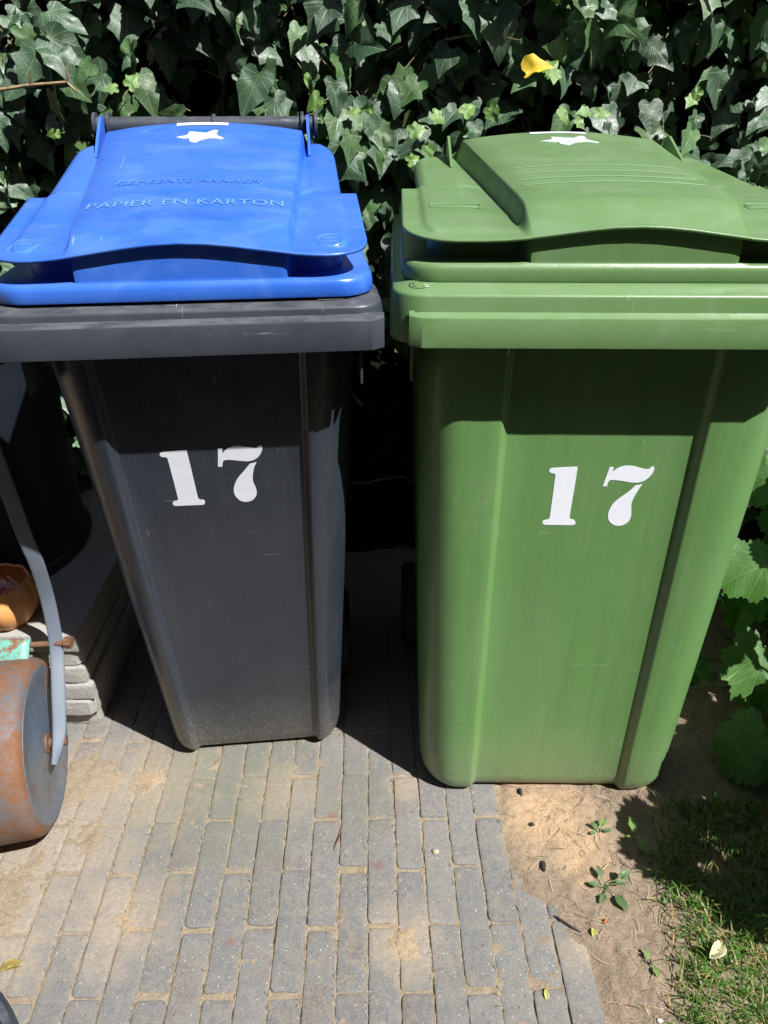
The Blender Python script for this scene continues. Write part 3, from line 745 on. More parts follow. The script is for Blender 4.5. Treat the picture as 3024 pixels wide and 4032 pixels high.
def leaf_template(half, fold=.22, curl=.25, ser=0.0, cup=0.0, rows=(.0, .35, .7, 1.0)):
    pts = list(half)
    if ser:
        q = []
        for i in range(len(pts) - 1):
            a, b = pts[i], pts[i+1]; q.append(a)
            for t in (.33, .66):
                mx, my = lerp(a[0], b[0], t), lerp(a[1], b[1], t); k = 1 + (ser if t < .5 else -ser*.4); q.append((mx*k, (my - .4)*k + .4))
        pts = q + [pts[-1]]
    full = pts + [(-x, y) for x, y in pts[-2::-1]]
    n = len(full); V = []; F = []
    cx, cy = 0, .32
    for s_ in rows[1:]:
        for x, y in full: V.append((cx + (x - cx)*s_, cy + (y - cy)*s_))
    V.append((cx, cy)); c = len(V) - 1; nr = len(rows) - 1
    for i in range(n):
        k = (i + 1) % n
        F.append((c, i, k))
        for r_ in range(nr - 1): F.append((r_*n + i, (r_+1)*n + i, (r_+1)*n + k, r_*n + k))
    V = np.array(V); z = fold*np.abs(V[:, 0]) - curl*(V[:, 1] - .2)**2 - cup*(V[:, 0]**2)*2
    # puckering between veins
    z += .018*np.cos(V[:, 1]*14 + np.abs(V[:, 0])*9)
    return np.stack([V[:, 0], V[:, 1], z], 1), F
def scatter(tpls, items, name, mat, parent):
    """items: (pos, normal, tipdir, size, color)"""
    Vs = []; Fs = []; UV = []; C = []; b = 0; rr_ = np.random.default_rng(3)
    for pos, nrm, tip, size, c in items:
        T, F = tpls[rr_.integers(len(tpls))]
        n_ = np.array(nrm, float); n_ /= np.linalg.norm(n_); t = np.array(tip, float); t -= n_*t.dot(n_); t /= np.linalg.norm(t); s_ = np.cross(t, n_)
        T2 = T.copy(); T2[:, 0] *= rr_.uniform(.85, 1.12); T2[:, 0] += T2[:, 1]*rr_.uniform(-.12, .12); T2[:, 2] *= rr_.uniform(.2, 1.9)
        T2[:, 2] += rr_.uniform(-.35, .35)*T2[:, 0]*T2[:, 1] + rr_.uniform(-.45, .3)*T2[:, 0]**2 + rr_.uniform(.01, .035)*np.sin(T2[:, 0]*rr_.uniform(6, 13) + T2[:, 1]*rr_.uniform(5, 11) + rr_.uniform(0, 6))
        W_ = np.array(pos) + size*(T2[:, :1]*s_ + T2[:, 1:2]*t + T2[:, 2:]*n_)
        Vs.append(W_); UV.append(T[:, :2]); C.append(np.tile(np.array([*c, 1.0]), (len(T), 1)))
        Fs += [tuple(i + b for i in f) for f in F]; b += len(T)
    return mesh(name, np.concatenate(Vs), Fs, mat, parent, uv=np.concatenate(UV), col=np.concatenate(C))
def leaf_mat(name, vein, dirs, rough=.34, vw=.011, trans=.18, veinmix=.5, spec=.5, gloss=0):
    m = M(name, rough, spec=spec)
    a = m.n('ShaderNodeVertexColor', layer_name='var').outputs[0]
    uv = m.n('ShaderNodeTexCoord').outputs['UV']; u, v, _ = m.xyz(uv); au = m.math('ABSOLUTE', u); v2 = m.math('SUBTRACT', v, .05)
    mask = None
    for (dx, dy, w_) in dirs:
        l = math.hypot(dx, dy); dx /= l; dy /= l
        d = m.math('ABSOLUTE', m.math('SUBTRACT', m.math('MULTIPLY', au, dy), m.math('MULTIPLY', v2, dx)))
        al = m.math('ADD', m.math('MULTIPLY', au, dx), m.math('MULTIPLY', v2, dy))
        k = m.math('MULTIPLY', m.ramp(d, vw*w_*1.6, vw*w_*.5), m.ramp(al, -.02, .0)); mask = k if mask is None else m.math('MAXIMUM', mask, k)
    # side veins off the midrib
    s_ = m.math('FRACT', m.math('MULTIPLY', m.math('SUBTRACT', v2, m.math('MULTIPLY', au, .75)), 6.5))
    sv = m.math('MULTIPLY', m.ramp(m.math('ABSOLUTE', m.math('SUBTRACT', s_, .5)), .07, .02), .45)
    mask = m.math('MAXIMUM', mask, sv)
    vo = m.n('ShaderNodeTexVoronoi', feature='DISTANCE_TO_EDGE'); vo.inputs['Scale'].default_value = 11; m.link(uv, vo.inputs['Vector'])
    mask = m.math('MAXIMUM', mask, m.math('MULTIPLY', m.ramp(vo.outputs['Distance'], .05, .01), .28))
    P = m.n('ShaderNodeNewGeometry').outputs['Position']
    nz = m.noise(55, 4, .6, P)
    col = m.mix(m.ramp(nz, .35, .7, 0, .5), a, m.mix(1, a, (.55, .6, .6), 'MULTIPLY'))
    col = m.mix(m.math('MULTIPLY', mask, veinmix), col, vein)
    col = m.mix(m.math('MULTIPLY', m.ramp(m.noise(420, 3, .7, P), .62, .72), .35), col, (.25, .25, .20))
    m.color(col)
    m.rough(m.ramp(nz, .3, .7, rough - .06, rough + .14))
    m.bump(m.math('ADD', m.math('MULTIPLY', mask, -1.0), m.math('MULTIPLY', m.noise(160, 3, .6, P), .8)), .35, .0012)
    if trans:
        t = m.n('ShaderNodeBsdfTranslucent'); m.link(m.mix(1, col, (1.5, 1.9, .5), 'MULTIPLY'), t.inputs[0])
        x = m.n('ShaderNodeMixShader'); x.inputs[0].default_value = trans; m.link(m.b.outputs[0], x.inputs[1]); m.link(t.outputs[0], x.inputs[2])
        m.link(x.outputs[0], m.nt.nodes['Material Output'].inputs[0])
    return m.m
IVYM = leaf_mat('ivy_leaf', (.23, .30, .15), ((0, 1, 1), (.52, .36, .8), (.43, -.02, .7), (.3, .75, .5)), .42, .012, .10, .42, .6)
MALM = leaf_mat('broad_leaf', (.16, .26, .07), ((0, 1, 1), (.6, .3, .9), (.5, -.05, .8), (.45, .62, .9)), .5, .009, .22, .45)
BARK = M('bark', .85); BARK.color(BARK.mix(BARK.ramp(BARK.noise(80, 4), .35, .7), (.09, .06, .04), (.22, .165, .11))); BARK.bump(BARK.noise(150, 4), .6, .002); BARK = BARK.m
TWIG = M('pale_twig', .8); TWIG.color(TWIG.mix(TWIG.ramp(TWIG.noise(120, 4), .35, .7), (.20, .13, .075), (.40, .30, .18))); TWIG = TWIG.m

hedge = empty('ivy_hedge', (0, 1.8, 0)); tag(hedge, 'tall dark green ivy hedge filling the background behind both bins', 'ivy hedge')
def loc_h(p): return (p[0], p[1] - 1.8, p[2])
tp = [leaf_template(IVY, .16, .22), leaf_template(IVY, .05, .35), leaf_template(IVY2, .2, .2), leaf_template(IVY, -.05, .15), leaf_template(IVY2, .08, .3)]
r = np.random.default_rng(17); items = []
def surf(x, z): return 1.69 + .10*float(vnoise(np.array(x), np.array(z), .28, 31)) + .06*float(vnoise(np.array(x), np.array(z), .10, 32))
def ivy_col(r):
    t = r.random(); g_ = r.uniform(.7, 1.25)
    if t < .015: return (.09*g_, .17*g_, .05*g_)
    if t < .3: return (.065*g_, .140*g_, .045*g_)
    return (.044*g_, .096*g_, .050*g_)
for layer, cnt in ((0, 4300), (1, 3500), (2, 2400), (3, 900)):
    for i in range(cnt):
        x = r.uniform(-1.75, 1.95); z = r.uniform(.0, 2.05)
        if z < .85 and abs(x) < .75 and r.random() > max(0, (z - .62)/.23): continue
        if layer == 0 and vnoise(np.array(x), np.array(z), .12, 35) < -.20: continue
        y = surf(x, z) + layer*.055 + r.uniform(-.03, .03)
        s_ = r.choice([.033, .044, .054, .064, .076], p=[.10, .18, .27, .28, .17])*r.uniform(.92, 1.18)
        n_ = (r.normal(.08, .50), -1.0, r.normal(.45, .42)); a = r.normal(0, .75); tip = (math.sin(a), r.normal(0, .25), -math.cos(a))
        if y < 1.60 and z < 1.15: y = 1.60 + r.uniform(0, .03)
        items.append((loc_h((x, y, z)), n_, tip, s_, ivy_col(r)))
scatter(tp, items, 'foliage', IVYM, hedge)
# young shoots
items = []
for px, pz in ((.36, 1.13), (.40, 1.135), (.07, 1.12), (.06, 1.07), (-.03, 1.12), (.18, 1.14), (-.12, 1.18), (.6, 1.16), (-.62, 1.1), (-.5, 1.16), (.85, 1.12), (.33, 1.19), (.08, .98), (.1, .93)):
    for k in range(2):
        n_ = (r.normal(0, .4), -1, r.normal(.5, .3)); a = r.uniform(-2.4, 2.4)
        items.append((loc_h((px + r.uniform(-.03, .03), 1.63 + r.uniform(-.01, .02), pz + r.uniform(-.03, .03))), n_, (math.sin(a), 0, -math.cos(a)), r.uniform(.022, .038), (.13, .25, .045)))
fo = scatter(tp, items, 'young_leaves', IVYM, hedge); fo['label'] = 'small bright yellow-green young ivy leaves'
# yellow leaf
YL = leaf_mat('yellow_leaf', (.75, .62, .15), ((0, 1, 1), (.52, .36, .8), (.43, -.02, .7)), .45, .01, .2, .3)
T = leaf_template([(x*1.0, y*.8) for x, y in IVY2], .5, .5)
o = scatter([T], [(loc_h((.258, 1.565, 1.196)), (-.3, -.75, .65), (.95, 0, .25), .062, (.72, .50, .03))], 'yellow_leaf', YL, hedge); o['label'] = 'yellowed ivy leaf above the green lid'
# stems
def wander(p, d, n, step, j, rr_):
    pts = [Vector(p)]; d = Vector(d).normalized()
    for i in range(n):
        d = (d + Vector((rr_.gauss(0, j), rr_.gauss(0, j)*.4, rr_.gauss(0, j)))).normalized(); pts.append(pts[-1] + d*step)
    return pts
rs = random.Random(4); mb = MB()
for i in range(70):
    x = rs.uniform(-1.5, 1.7); z = rs.uniform(0, 1.4); pts = wander(loc_h((x, surf(x, z) + rs.uniform(.08, .15), z)), (rs.uniform(-.6, .6), 0, 1), 9, .055, .25, rs)
    mb.tube(pts, [lerp(.004, .0015, k/9) for k in range(10)], 6)
for i in range(14):
    x = rs.uniform(-1.5, 1.7); pts = wander(loc_h((x, 1.90, 0)), (rs.uniform(-.2, .2), 0, 1), 15, .12, .06, rs); mb.tube(pts, [lerp(.009, .004, k/15) for k in range(16)], 8)
mb.build('stem', BARK, hedge)
mb = MB(); pts = wander(loc_h((-.82, 1.56, 1.15)), (1, -.02, .05), 7, .035, .12, rs); mb.tube(pts, [.004, .004, .0036, .0034, .003, .003, .0026, .0024], 8)
for k in (3, 5, 7, 7): mb.tube(wander(pts[k], (rs.uniform(.2, .8), -.2, rs.choice((-1, 1))), 3, .010, .2, rs), [.0022, .0026, .002, .0008], 6)
mb.build('bare_twig', TWIG, hedge)
# petioles catching the sun
mb = MB()
for i in range(320):
    x = rs.uniform(-1.0, 1.2); z = rs.uniform(1.08, 1.5); p = loc_h((x, max(1.6, surf(x, z) + rs.uniform(.01, .07)), z)); a = rs.uniform(-1.2, 1.2)
    q = wander(p, (math.sin(a), .3, math.cos(a)), 4, .011, .15, rs); mb.tube(q, .0009, 5, False)
tag(mb.build('leaf_stalks', TWIG, hedge), kind='stuff')
# dark backing sheet added for the shade in the leaf gaps
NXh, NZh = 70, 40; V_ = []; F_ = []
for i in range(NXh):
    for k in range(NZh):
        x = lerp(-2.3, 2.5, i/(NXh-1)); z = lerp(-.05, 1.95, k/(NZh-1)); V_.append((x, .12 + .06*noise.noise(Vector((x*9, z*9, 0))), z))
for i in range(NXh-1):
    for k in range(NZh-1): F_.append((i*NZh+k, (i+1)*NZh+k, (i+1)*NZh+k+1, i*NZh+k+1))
ig = M('gap_shade', .95, spec=.1); ig.color(ig.mix(ig.ramp(ig.noise(25, 5, .7), .45, .65), (.008, .008, .006), (.028, .026, .016))); ig.bump(ig.noise(30, 5, .7), 1, .03)
o = mesh('shade_backing', V_, F_, ig.m, hedge); md = o.modifiers.new('t', 'SOLIDIFY'); md.thickness = .1; md.offset = 1

# broad leaved plant on the right
mal = empty('broad_leaved_plant', (.92, 1.15, 0)); tag(mal, 'leafy plant with large crinkled bright green leaves right of the green bin', 'plant')
tm = [leaf_template(MAL, .10, .25, .06), leaf_template(MAL, .22, .4, .07), leaf_template(MAL, -.05, .3, .05)]
def loc_m(p): return (p[0] - .92, p[1] - 1.15, p[2])
items = []; stems = []
vis = [((.735, 1.02, .115), (-.25, -.45, .8), (-.35, -.45, -.6), .125), ((.77, 1.15, .20), (-.1, -.7, .6), (-.25, -.3, -.9), .135), ((.80, 1.12, .13), (.2, -.5, .8), (.3, -.6, -.3), .12),
       ((.80, 1.27, .32), (-.35, -.4, .85), (-.9, -.2, -.1), .115), ((.865, 1.40, .47), (-.4, -.5, .7), (-.7, -.2, -.4), .11), ((.70, 1.36, .10), (-.2, -.4, .9), (-.6, -.5, 0), .075),
       ((.775, 1.43, .28), (-.2, -.7, .6), (-.5, -.1, -.7), .07), ((.64, 1.20, .035), (0, -.2, 1), (-.6, .4, 0), .07), ((.70, 1.30, .03), (.1, -.2, 1), (.3, -.8, 0), .08), ((.76, .98, .07), (.1, -.3, .9), (.1, -.9, -.1), .10), ((.85, 1.2, .28), (.1, -.4, .9), (.6, -.5, -.1), .13), ((.86, 1.06, .22), (.1, -.4, .9), (.1, -.9, -.3), .12), ((.81, 1.33, .20), (-.2, -.5, .8), (-.4, -.7, -.2), .09), ((.90, 1.45, .36), (-.1, -.5, .8), (.1, -.7, -.5), .10)]
for p, n_, t, s_ in vis:
    items.append((loc_m(p), n_, t, s_, (.055*r.uniform(.8, 1.3), .165*r.uniform(.85, 1.2), .022))); stems.append(p)
for i in range(300):
    y = r.uniform(.40, 1.5); x = r.uniform(.80 if y < .85 else .9, 1.3); z = r.uniform(.12, .60)
    if y + .47*z < .735 + r.uniform(-.03, .03): continue
    items.append((loc_m((x, y, z)), (r.normal(-.3, .4), r.normal(-.4, .4), 1), (r.normal(0, 1), r.normal(0, 1), -.3), r.uniform(.08, .14), (.055*r.uniform(.8, 1.3), .165*r.uniform(.85, 1.2), .022)))
    if i % 3 == 0: stems.append((x, y, z))
scatter(tm, items, 'foliage', MALM, mal)
mb = MB()
for p in stems:
    bx = max(.86, p[0] + .08) if p[0] < .9 else p[0] + r.uniform(-.05, .05); b0 = Vector(loc_m((bx, p[1] + .04, 0))); e_ = Vector(loc_m(p)); mid = b0.lerp(e_, .6) + Vector((.01, 0, .06 if p[2] > .2 else .01))
    pts = [b0.lerp(mid, t).lerp(mid.lerp(e_, t), t) for t in (0, .25, .5, .75, 1)]; mb.tube(pts, [.0035, .003, .0026, .0022, .0018], 6)
SM = M('green_stem', .6, (.10, .17, .05)); mb.build('stem', SM.m, mal)

# weeds
WEED = leaf_mat('weed_leaf', (.20, .30, .10), ((0, 1, 1),), .45, .02, .25, .4)
tw_ = [leaf_template(OVAL, .25, .3), leaf_template([(x*(1 + .35*(i % 2)), y) for i, (x, y) in enumerate(OVAL)], .2, .4, .12)]
def weed(name, lab, x, y, leaves, grp=None):
    z = float(soil_h(np.array(x), np.array(y)))
    e_ = empty(name, (x, y, z)); tag(e_, lab, 'weed', grp); it = []
    mb = MB(); mb.tube([(0, 0, -.004), (.001, 0, .006), (0, .001, .012)], .0012, 6)
    for (dx, dy, dz, tx, ty, tz, s_, c) in leaves:
        dx *= .7; dy *= .7; it.append(((dx, dy, dz), (tx*-.3, ty*-.3 - .2, 1), (tx, ty, tz), s_*.72, c))
        mb.tube([(0, 0, .004), (dx*.5, dy*.5, dz*.8 + .002), (dx, dy, dz)], .0007, 5)
    scatter(tw_, it, 'leaves', WEED, e_); mb.build('stem', SM.m, e_)
lg = (.15, .28, .06); dg_ = (.09, .16, .06)
weed('weed', 'bright green seedling with two upright leaves on the sand near the lawn', .449, .845, [(.0, .01, .02, -.1, 1, .25, .038, lg), (.008, -.012, .018, .35, -1, -.1, .042, lg), (-.008, .0, .012, -1, .3, 0, .014, lg)])
weed('weed', 'dull green rosette weed with notched leaves on the bare soil', .378, .757, [(-.01, .02, .012, -.2, 1, 0, .028, dg_), (-.02, .0, .01, -1, .3, 0, .026, dg_), (-.01, -.018, .008, -.6, -1, 0, .028, dg_), (.016, -.02, .008, .35, -1, 0, .042, dg_), (.02, .004, .012, 1, .2, 0, .026, dg_), (.03, .012, .02, 1, .5, 0, .03, dg_)])
weed('weed', 'tiny pair of round green leaves low on the soil by the grass', .412, .632, [(0, .008, .006, -.3, 1, 0, .020, lg), (.004, -.008, .006, .3, -1, 0, .022, lg)])
weed('weed', 'thin grassy sprout on the sand below the green bin', .392, .865, [(-.004, .004, .008, -.8, .6, .3, .022, dg_), (.004, .006, .01, .6, .9, .4, .026, lg), (.01, 0, .006, 1, .1, .2, .022, dg_), (-.012, -.004, .006, -1, -.4, 0, .018, dg_)])
0 and weed('weed', 'small grey-green leafy sprout between bare soil and lawn', .432, .605, [(0, .01, .006, .1, 1, .1, .030, (.10, .15, .08)), (.006, -.004, .006, .6, -.9, 0, .026, (.10, .15, .08)), (-.01, 0, .005, -1, -.2, 0, .018, dg_)])
# fallen leaves
def fallen(name, lab, x, y, size, tip, c, tpl, dz=.004, nrm=(.1, -.2, 1), cat='fallen leaf'):
    z = max(0.0, float(soil_h(np.array(x), np.array(y))))
    T = leaf_template(*tpl); o = scatter([T], [((0, 0, 0), nrm, tip, size, c)], name, YL, None); o.location = (x, y, z + dz)
    tag(o, lab, cat); md = o.modifiers.new('t', 'SOLIDIFY'); md.thickness = .0004; return o
fallen('fallen_leaf', 'curled olive-brown dry leaf on the bricks at the lower left', -.592, .622, .038, (1, .38, .1), (.30, .22, .06), ([(x*.85, y) for x, y in OVAL], 1.2, .5), .004)
fallen('fallen_leaf', 'small yellow-green leaf lying on the bare soil', .336, .688, .024, (.1, -1, 0), (.42, .40, .12), (OVAL, .4, .2))
fallen('fallen_leaf', 'pale dry leaf lying in the sunlit grass', .500, .630, .045, (.8, .5, .1), (.62, .56, .38), (OVAL, .7, .3), .016)
fallen('fallen_leaf', 'pale yellow leaf scrap lying on a brick near the bottom edge', .243, .583, .017, (.2, 1, 0), (.50, .50, .16), (OVAL, .4, .3), .002)
fallen('fallen_leaf', 'tiny orange-red leaf scrap on the bare soil', .357, .695, .012, (.8, .5, 0), (.50, .12, .05), (OVAL, .4, .2))
for k in range(34):
    x = r.uniform(.62, 1.0); y = r.uniform(1.02, 1.58); t = r.random()
    c = (.20*(.5 + t), .12*(.5 + t), .06*(.5 + t)) if t < .6 else (.34, .30, .22)
    if k == 0: V0 = []
    V0.append(((x, y, float(soil_h(np.array(x), np.array(y))) + .006), (r.normal(0, .3), r.normal(-.2, .3), 1), (r.normal(), r.normal(), 0), r.uniform(.02, .05), c))
o = scatter([leaf_template(OVAL, .5, .5), leaf_template(IVY, .3, .6)], V0, 'leaf_litter', YL, None); tag(o, 'brown dead leaf litter on dark soil beside the green bin', 'leaf litter', kind='stuff')
# twigs and stones
def twig(lab, pts, rad, mat):
    mb = MB(); z = [max(.001, float(soil_h(np.array(p[0]), np.array(p[1])))) + rad + p[2] for p in pts]
    mb.tube([(p[0], p[1], q) for p, q in zip(pts, z)], [rad]*(len(pts)-1) + [rad*.4], 7); o = mb.build('twig', mat); tag(o, lab, 'twig')
RED = M('red_twig', .6, (.16, .05, .03)).m; DK = M('dark_twig', .8, (.05, .04, .035)).m; GT = M('grey_stick', .6, (.36, .36, .32)).m
twig('thin reddish brown twig lying across two bricks', [(-.079, .871, .002), (-.080, .86, .003), (-.083, .85, .003), (-.088, .838, .001), (-.089, .829, 0)], .0012, RED)
twig('thin dark twig on the soil beyond the brick edge', [(.282, .710, .001), (.295, .698, .003), (.308, .688, .002), (.318, .683, .001)], .0016, DK)
twig('pale grey stick lying beside the green bin on dark soil', [(.80, 1.60, .01), (.85, 1.565, .012), (.90, 1.52, .01), (.96, 1.48, .008)], .004, GT)
def stone(lab, x, y, s_, c, seed, sc=(1, .8, .6)):
    mb = bmesh.new(); bmesh.ops.create_icosphere(mb, subdivisions=3, radius=1)
    for v in mb.verts:
        v.co *= 1 + .28*noise.noise(v.co*1.1 + Vector((seed, 0, 0))) + .08*noise.noise(v.co*4 + Vector((seed, 2, 0)))
        v.co = Vector((v.co.x*sc[0]*s_, v.co.y*sc[1]*s_, v.co.z*sc[2]*s_))
    me = bpy.data.meshes.new('stone'); mb.to_mesh(me); mb.free(); me.polygons.foreach_set('use_smooth', [True]*len(me.polygons))
    o = bpy.data.objects.new('stone', me); COL.objects.link(o); m = M('stone_mat', .85, c); P = m.noise(400, 4, .7); m.color(m.mix(m.ramp(P, .35, .7), c, tuple(q*.6 for q in c))); me.materials.append(m.m)
    o.location = (x, y, max(0, float(soil_h(np.array(x), np.array(y)))) + s_*sc[2]*.6); tag(o, lab, 'stone')
stone('small cream pebble sitting on a grey brick', .092, .828, .0062, (.46, .39, .27), 1)
stone('black stone chip lying on bare sand, lowest of three', .277, .797, .0085, (.025, .024, .024), 5, (.6, 1.1, .6))
stone('black stone chip in the sand, middle of three', .272, .880, .005, (.03, .03, .03), 9, (.9, .7, .6))
stone('black stone chip right against the front of the green bin', .262, .951, .007, (.03, .03, .03), 12, (.5, 1.4, .6))
stone('tiny white pebble at the edge of the lawn', .402, .552, .0045, (.7, .68, .66), 15)
# ------------------------------------------------------------------ left side
def conc():
    m = M('concrete_slab', .9, spec=.2); P = m.coord()
    n1 = m.noise(12, 5, .65, P); n2 = m.noise(140, 5, .75, P); n3 = m.noise(600, 3, .7, P)
    c = m.mix(m.ramp(n1, .35, .7), (.46, .445, .415), (.40, .385, .355)); c = m.mix(m.ramp(n2, .5, .7, 0, .5), c, (.33, .31, .28)); c = m.mix(m.ramp(n3, .6, .7, 0, .6), c, (.46, .45, .43))
    c = m.mix(m.ramp(n2, .36, .28, 0, .7), c, (.10, .09, .08)); m.color(c); m.bump(m.math('ADD', m.math('MULTIPLY', n2, 2), n3), .8, .003); return m.m
CONC = conc()
rk = random.Random(8)
ZB = 0.0
names = ['bottom', 'second from the bottom', 'third from the bottom', 'third from the top', 'second from the top', 'top']
for i in range(6):
    th = .0415; x1 = -.597 + (rk.uniform(-.006, .006) if i < 5 else 0); y0_ = 1.112 + (rk.uniform(-.004, .010) if i < 5 else 0) + (.006 if i == 0 else 0); S = .6; ang = rk.uniform(-.012, .012)
    loops = []; n_side = 46
    for ins, dz in ((.004, 0), (.0012, -.0008), (.0002, -.003), (0, -.009), (.0, -.016), (.0, -.023), (.0005, -.030), (.0008, -th + .005), (.0018, -th + .0015), (.005, -th + .0003)):
        L = []
        for s_ in range(4):
            for k in range(n_side):
                t = k/n_side*S; c = [(t, 0), (S, t), (S - t, S), (0, S - t)][s_]; x = x1 - S + c[0]; y = y0_ + c[1]
                nx, ny = [(0, -1), (1, 0), (0, 1), (-1, 0)][s_]
                rg = .0010*noise.noise(Vector((c[0]*45 + i*9, c[1]*45, dz*70))) + .0020*noise.noise(Vector((c[0]*190, c[1]*190 + i*9, dz*260)))
                ch = min(abs(c[0] - S), S)**1 + abs(c[1]); chip = max(0, .010 - ch*.6)*(.5 + .5*math.sin(i*2.1))
                kx = 1 if c[0] > S/2 else -1; ky = 1 if c[1] > S/2 else -1
                d = ins + .002 + rg
                px = x - kx*d*(1 if abs(abs(c[0] - S/2) - S/2) < .001 else 0) - chip*.7; py = y - ky*d*(1 if abs(abs(c[1] - S/2) - S/2) < .001 else 0) + chip*.7
                L.append((px + (y - y0_)*ang, py, (i + 1)*.0425 + dz + .0006*noise.noise(Vector((c[0]*20, c[1]*20, i)))))
        loops.append(L)
    mb = MB(); mb.loft(loops, True, True, True); o = mb.build('concrete_slab', CONC, None, True, 30)
    tag(o, f'square grey concrete paving slab, {names[i]} of the stack of six', 'paving slab', 'stacked concrete slabs behind the roller')
# barrel
def revolve(prof, n=64, flute=None):
    return [[((r_ + (flute(a, k) if flute else 0))*math.cos(a), (r_ + (flute(a, k) if flute else 0))*math.sin(a), z) for a in [2*math.pi*j/n for j in range(n)]] for k, (r_, z) in enumerate(prof)]
bar = empty('barrel', (-.95, 1.44, .2552)); tag(bar, 'big round dark navy plastic tub standing on the stack of concrete slabs', 'tub')
NAVY = plastic('navy_plastic', (.010, .013, .020), (.02, .024, .03), .4, False, .3)
mb = MB(); mb.loft(revolve([(.0, .0), (.25, .0), (.258, .004), (.260, .012), (.256, .02), (.248, .024), (.246, .03), (.252, .25), (.258, .50), (.252, .50), (.246, .25), (.24, .03), (0, .028)])); mb.build('body', NAVY, bar)
mb = MB(); mb.loft(revolve([(.257, .49), (.272, .492), (.275, .5), (.272, .51), (.255, .512), (.252, .50)])); mb.build('rim', NAVY, bar)
# pot
def terr():
    m = M('orange_glaze', .42, spec=.5); n = m.noise(30, 4, .6); m.color(m.mix(m.ramp(n, .35, .7), (.80, .38, .13), (.74, .33, .11))); m.rough(.4); m.bump(m.noise(80, 4), .2, .001); return m.m
pot = empty('plant_pot', (-.752, 1.170, .2552)); tag(pot, 'small orange ribbed pumpkin shaped pot on the top concrete slab', 'pot')
fl = lambda a, k: -.0055*abs(math.cos(a*5.5))**.5*0 + .0042*(abs(math.sin(a*4.5))**.6 - .6)*(0 if k in (0,) else 1)
ol = MB(); pr = [(.0, .0), (.036, .0), (.044, .003), (.056, .018), (.064, .038), (.0665, .055), (.064, .074), (.058, .088), (.0555, .094), (.0525, .092), (.054, .085), (.060, .070), (.062, .055), (.058, .035), (.045, .012), (0, .008)]
L = revolve(pr, 100, fl)
for k, lp in enumerate(L):
    for j, v in enumerate(lp):
        a = 2*math.pi*j/100
        if 5 <= k <= 12: lp[j] = (v[0], v[1], v[2] + .002*(abs(math.sin(a*4.5))**.8 - .5)*(1 if 7 <= k <= 10 else .5))
ol.loft(L); ol.build('pot_body', terr(), pot)
pk = M('pink_petal', .4, (.80, .50, .50)); pk = pk.m
cup = empty('pink_rosette', (-.745, 1.165, .318)); tag(cup, 'pale pink petal-like cup lying inside the orange pot', 'ornament')
for (cx, cy, rz_, rx, s_) in ((.018, -.012, .3, .5, .030), (-.005, -.028, -.4, .7, .030), (-.030, -.022, .9, .5, .026), (.030, .012, -.9, .4, .026), (-.012, .0, 2.0, .3, .028)):
    mb = MB(); n = 14; G = []
    for i in range(n + 1):
        for j in range(n + 1):
            u, v = i/n*2 - 1, j/n; wv = .25*math.sin(u*5 + rz_*3)*v
            G.append((u*(.35 + .65*v**.6)*s_, (.5*u*u + wv - .3)*s_, (v + .12*math.cos(u*6))*s_*1.1))
    mb.add(G, [(i*(n+1)+j, (i+1)*(n+1)+j, (i+1)*(n+1)+j+1, i*(n+1)+j+1) for i in range(n) for j in range(n)])
    o = mb.build('petal', pk, cup); o.location = (cx, cy, 0); o.rotation_euler = (rx, 0, rz_); md = o.modifiers.new('t', 'SOLIDIFY'); md.thickness = .0012
# roller
def painted(name, paint, k0, k1, rust2=(.16, .075, .035), paint2=None):
    m = M(name, .55, spec=.4); P = m.coord()
    n1 = m.noise(9, 6, .65, P, dist=.4); n2 = m.noise(60, 6, .7, P); n3 = m.noise(300, 4, .7, P)
    rust = m.mix(m.ramp(n2, .35, .7), (.20, .088, .042), rust2); rust = m.mix(m.ramp(n3, .5, .7, 0, .5), rust, (.27, .16, .10))
    pt = m.mix(m.ramp(n2, .3, .7, 0, .6), paint, paint2 or tuple(q*.6 for q in paint)); pt = m.mix(m.ramp(m.noise(4, 3, .5, P), .45, .65, 0, .4), pt, (.20, .19, .165))
    k = m.ramp(m.math('ADD', m.math('MULTIPLY', n1, .7), m.math('MULTIPLY', n2, .4)), k0, k1)
    m.color(m.mix(k, pt, rust)); m.rough(m.ramp(k, 0, 1, .42, .85)); m.bump(m.math('ADD', n2, m.math('MULTIPLY', n3, .5)), .4, .002); return m.m
CAPM = painted('worn_blue_grey_paint', (.105, .137, .19), .59, .70, paint2=(.045, .06, .09))
DRUM = painted('rusty_drum', (.12, .13, .15), .40, .56)
ARMM = M('grey_blue_paint', .62, (.12, .137, .168)); ARMM.color(ARMM.mix(ARMM.ramp(ARMM.noise(30, 5, .7), .68, .74), ARMM.mix(ARMM.noise(14), (.11, .132, .17), (.135, .157, .195)), (.30, .18, .10))); ARMM = ARMM.m
RUST = painted('rust', (.14, .09, .07), .25, .6, (.07, .04, .028)); TURQ = painted('chipped_turquoise_paint', (.12, .38, .33), .53, .58, paint2=(.20, .36, .22))
psi = R(12); C0 = Vector((-.608, .935, .158)); ax = Vector((math.cos(psi), math.sin(psi), 0))
rol = empty('lawn_roller', C0, psi); tag(rol, 'old rusty garden roller with blue-grey drum end at the left edge', 'garden roller')
def rev_x(prof, n=72): return [[(a, r_*math.cos(t), r_*math.sin(t)) for t in [2*math.pi*j/n for j in range(n)]] for a, r_ in prof]
mb = MB(); mb.loft(rev_x([(-.50, .10), (-.50, .150), (-.49, .156), (-.40, .158), (-.25, .1585), (-.10, .158), (-.03, .157), (-.012, .1555), (-.005, .152), (0, .145), (.0018, .1395)])); mb.build('drum', DRUM, rol)
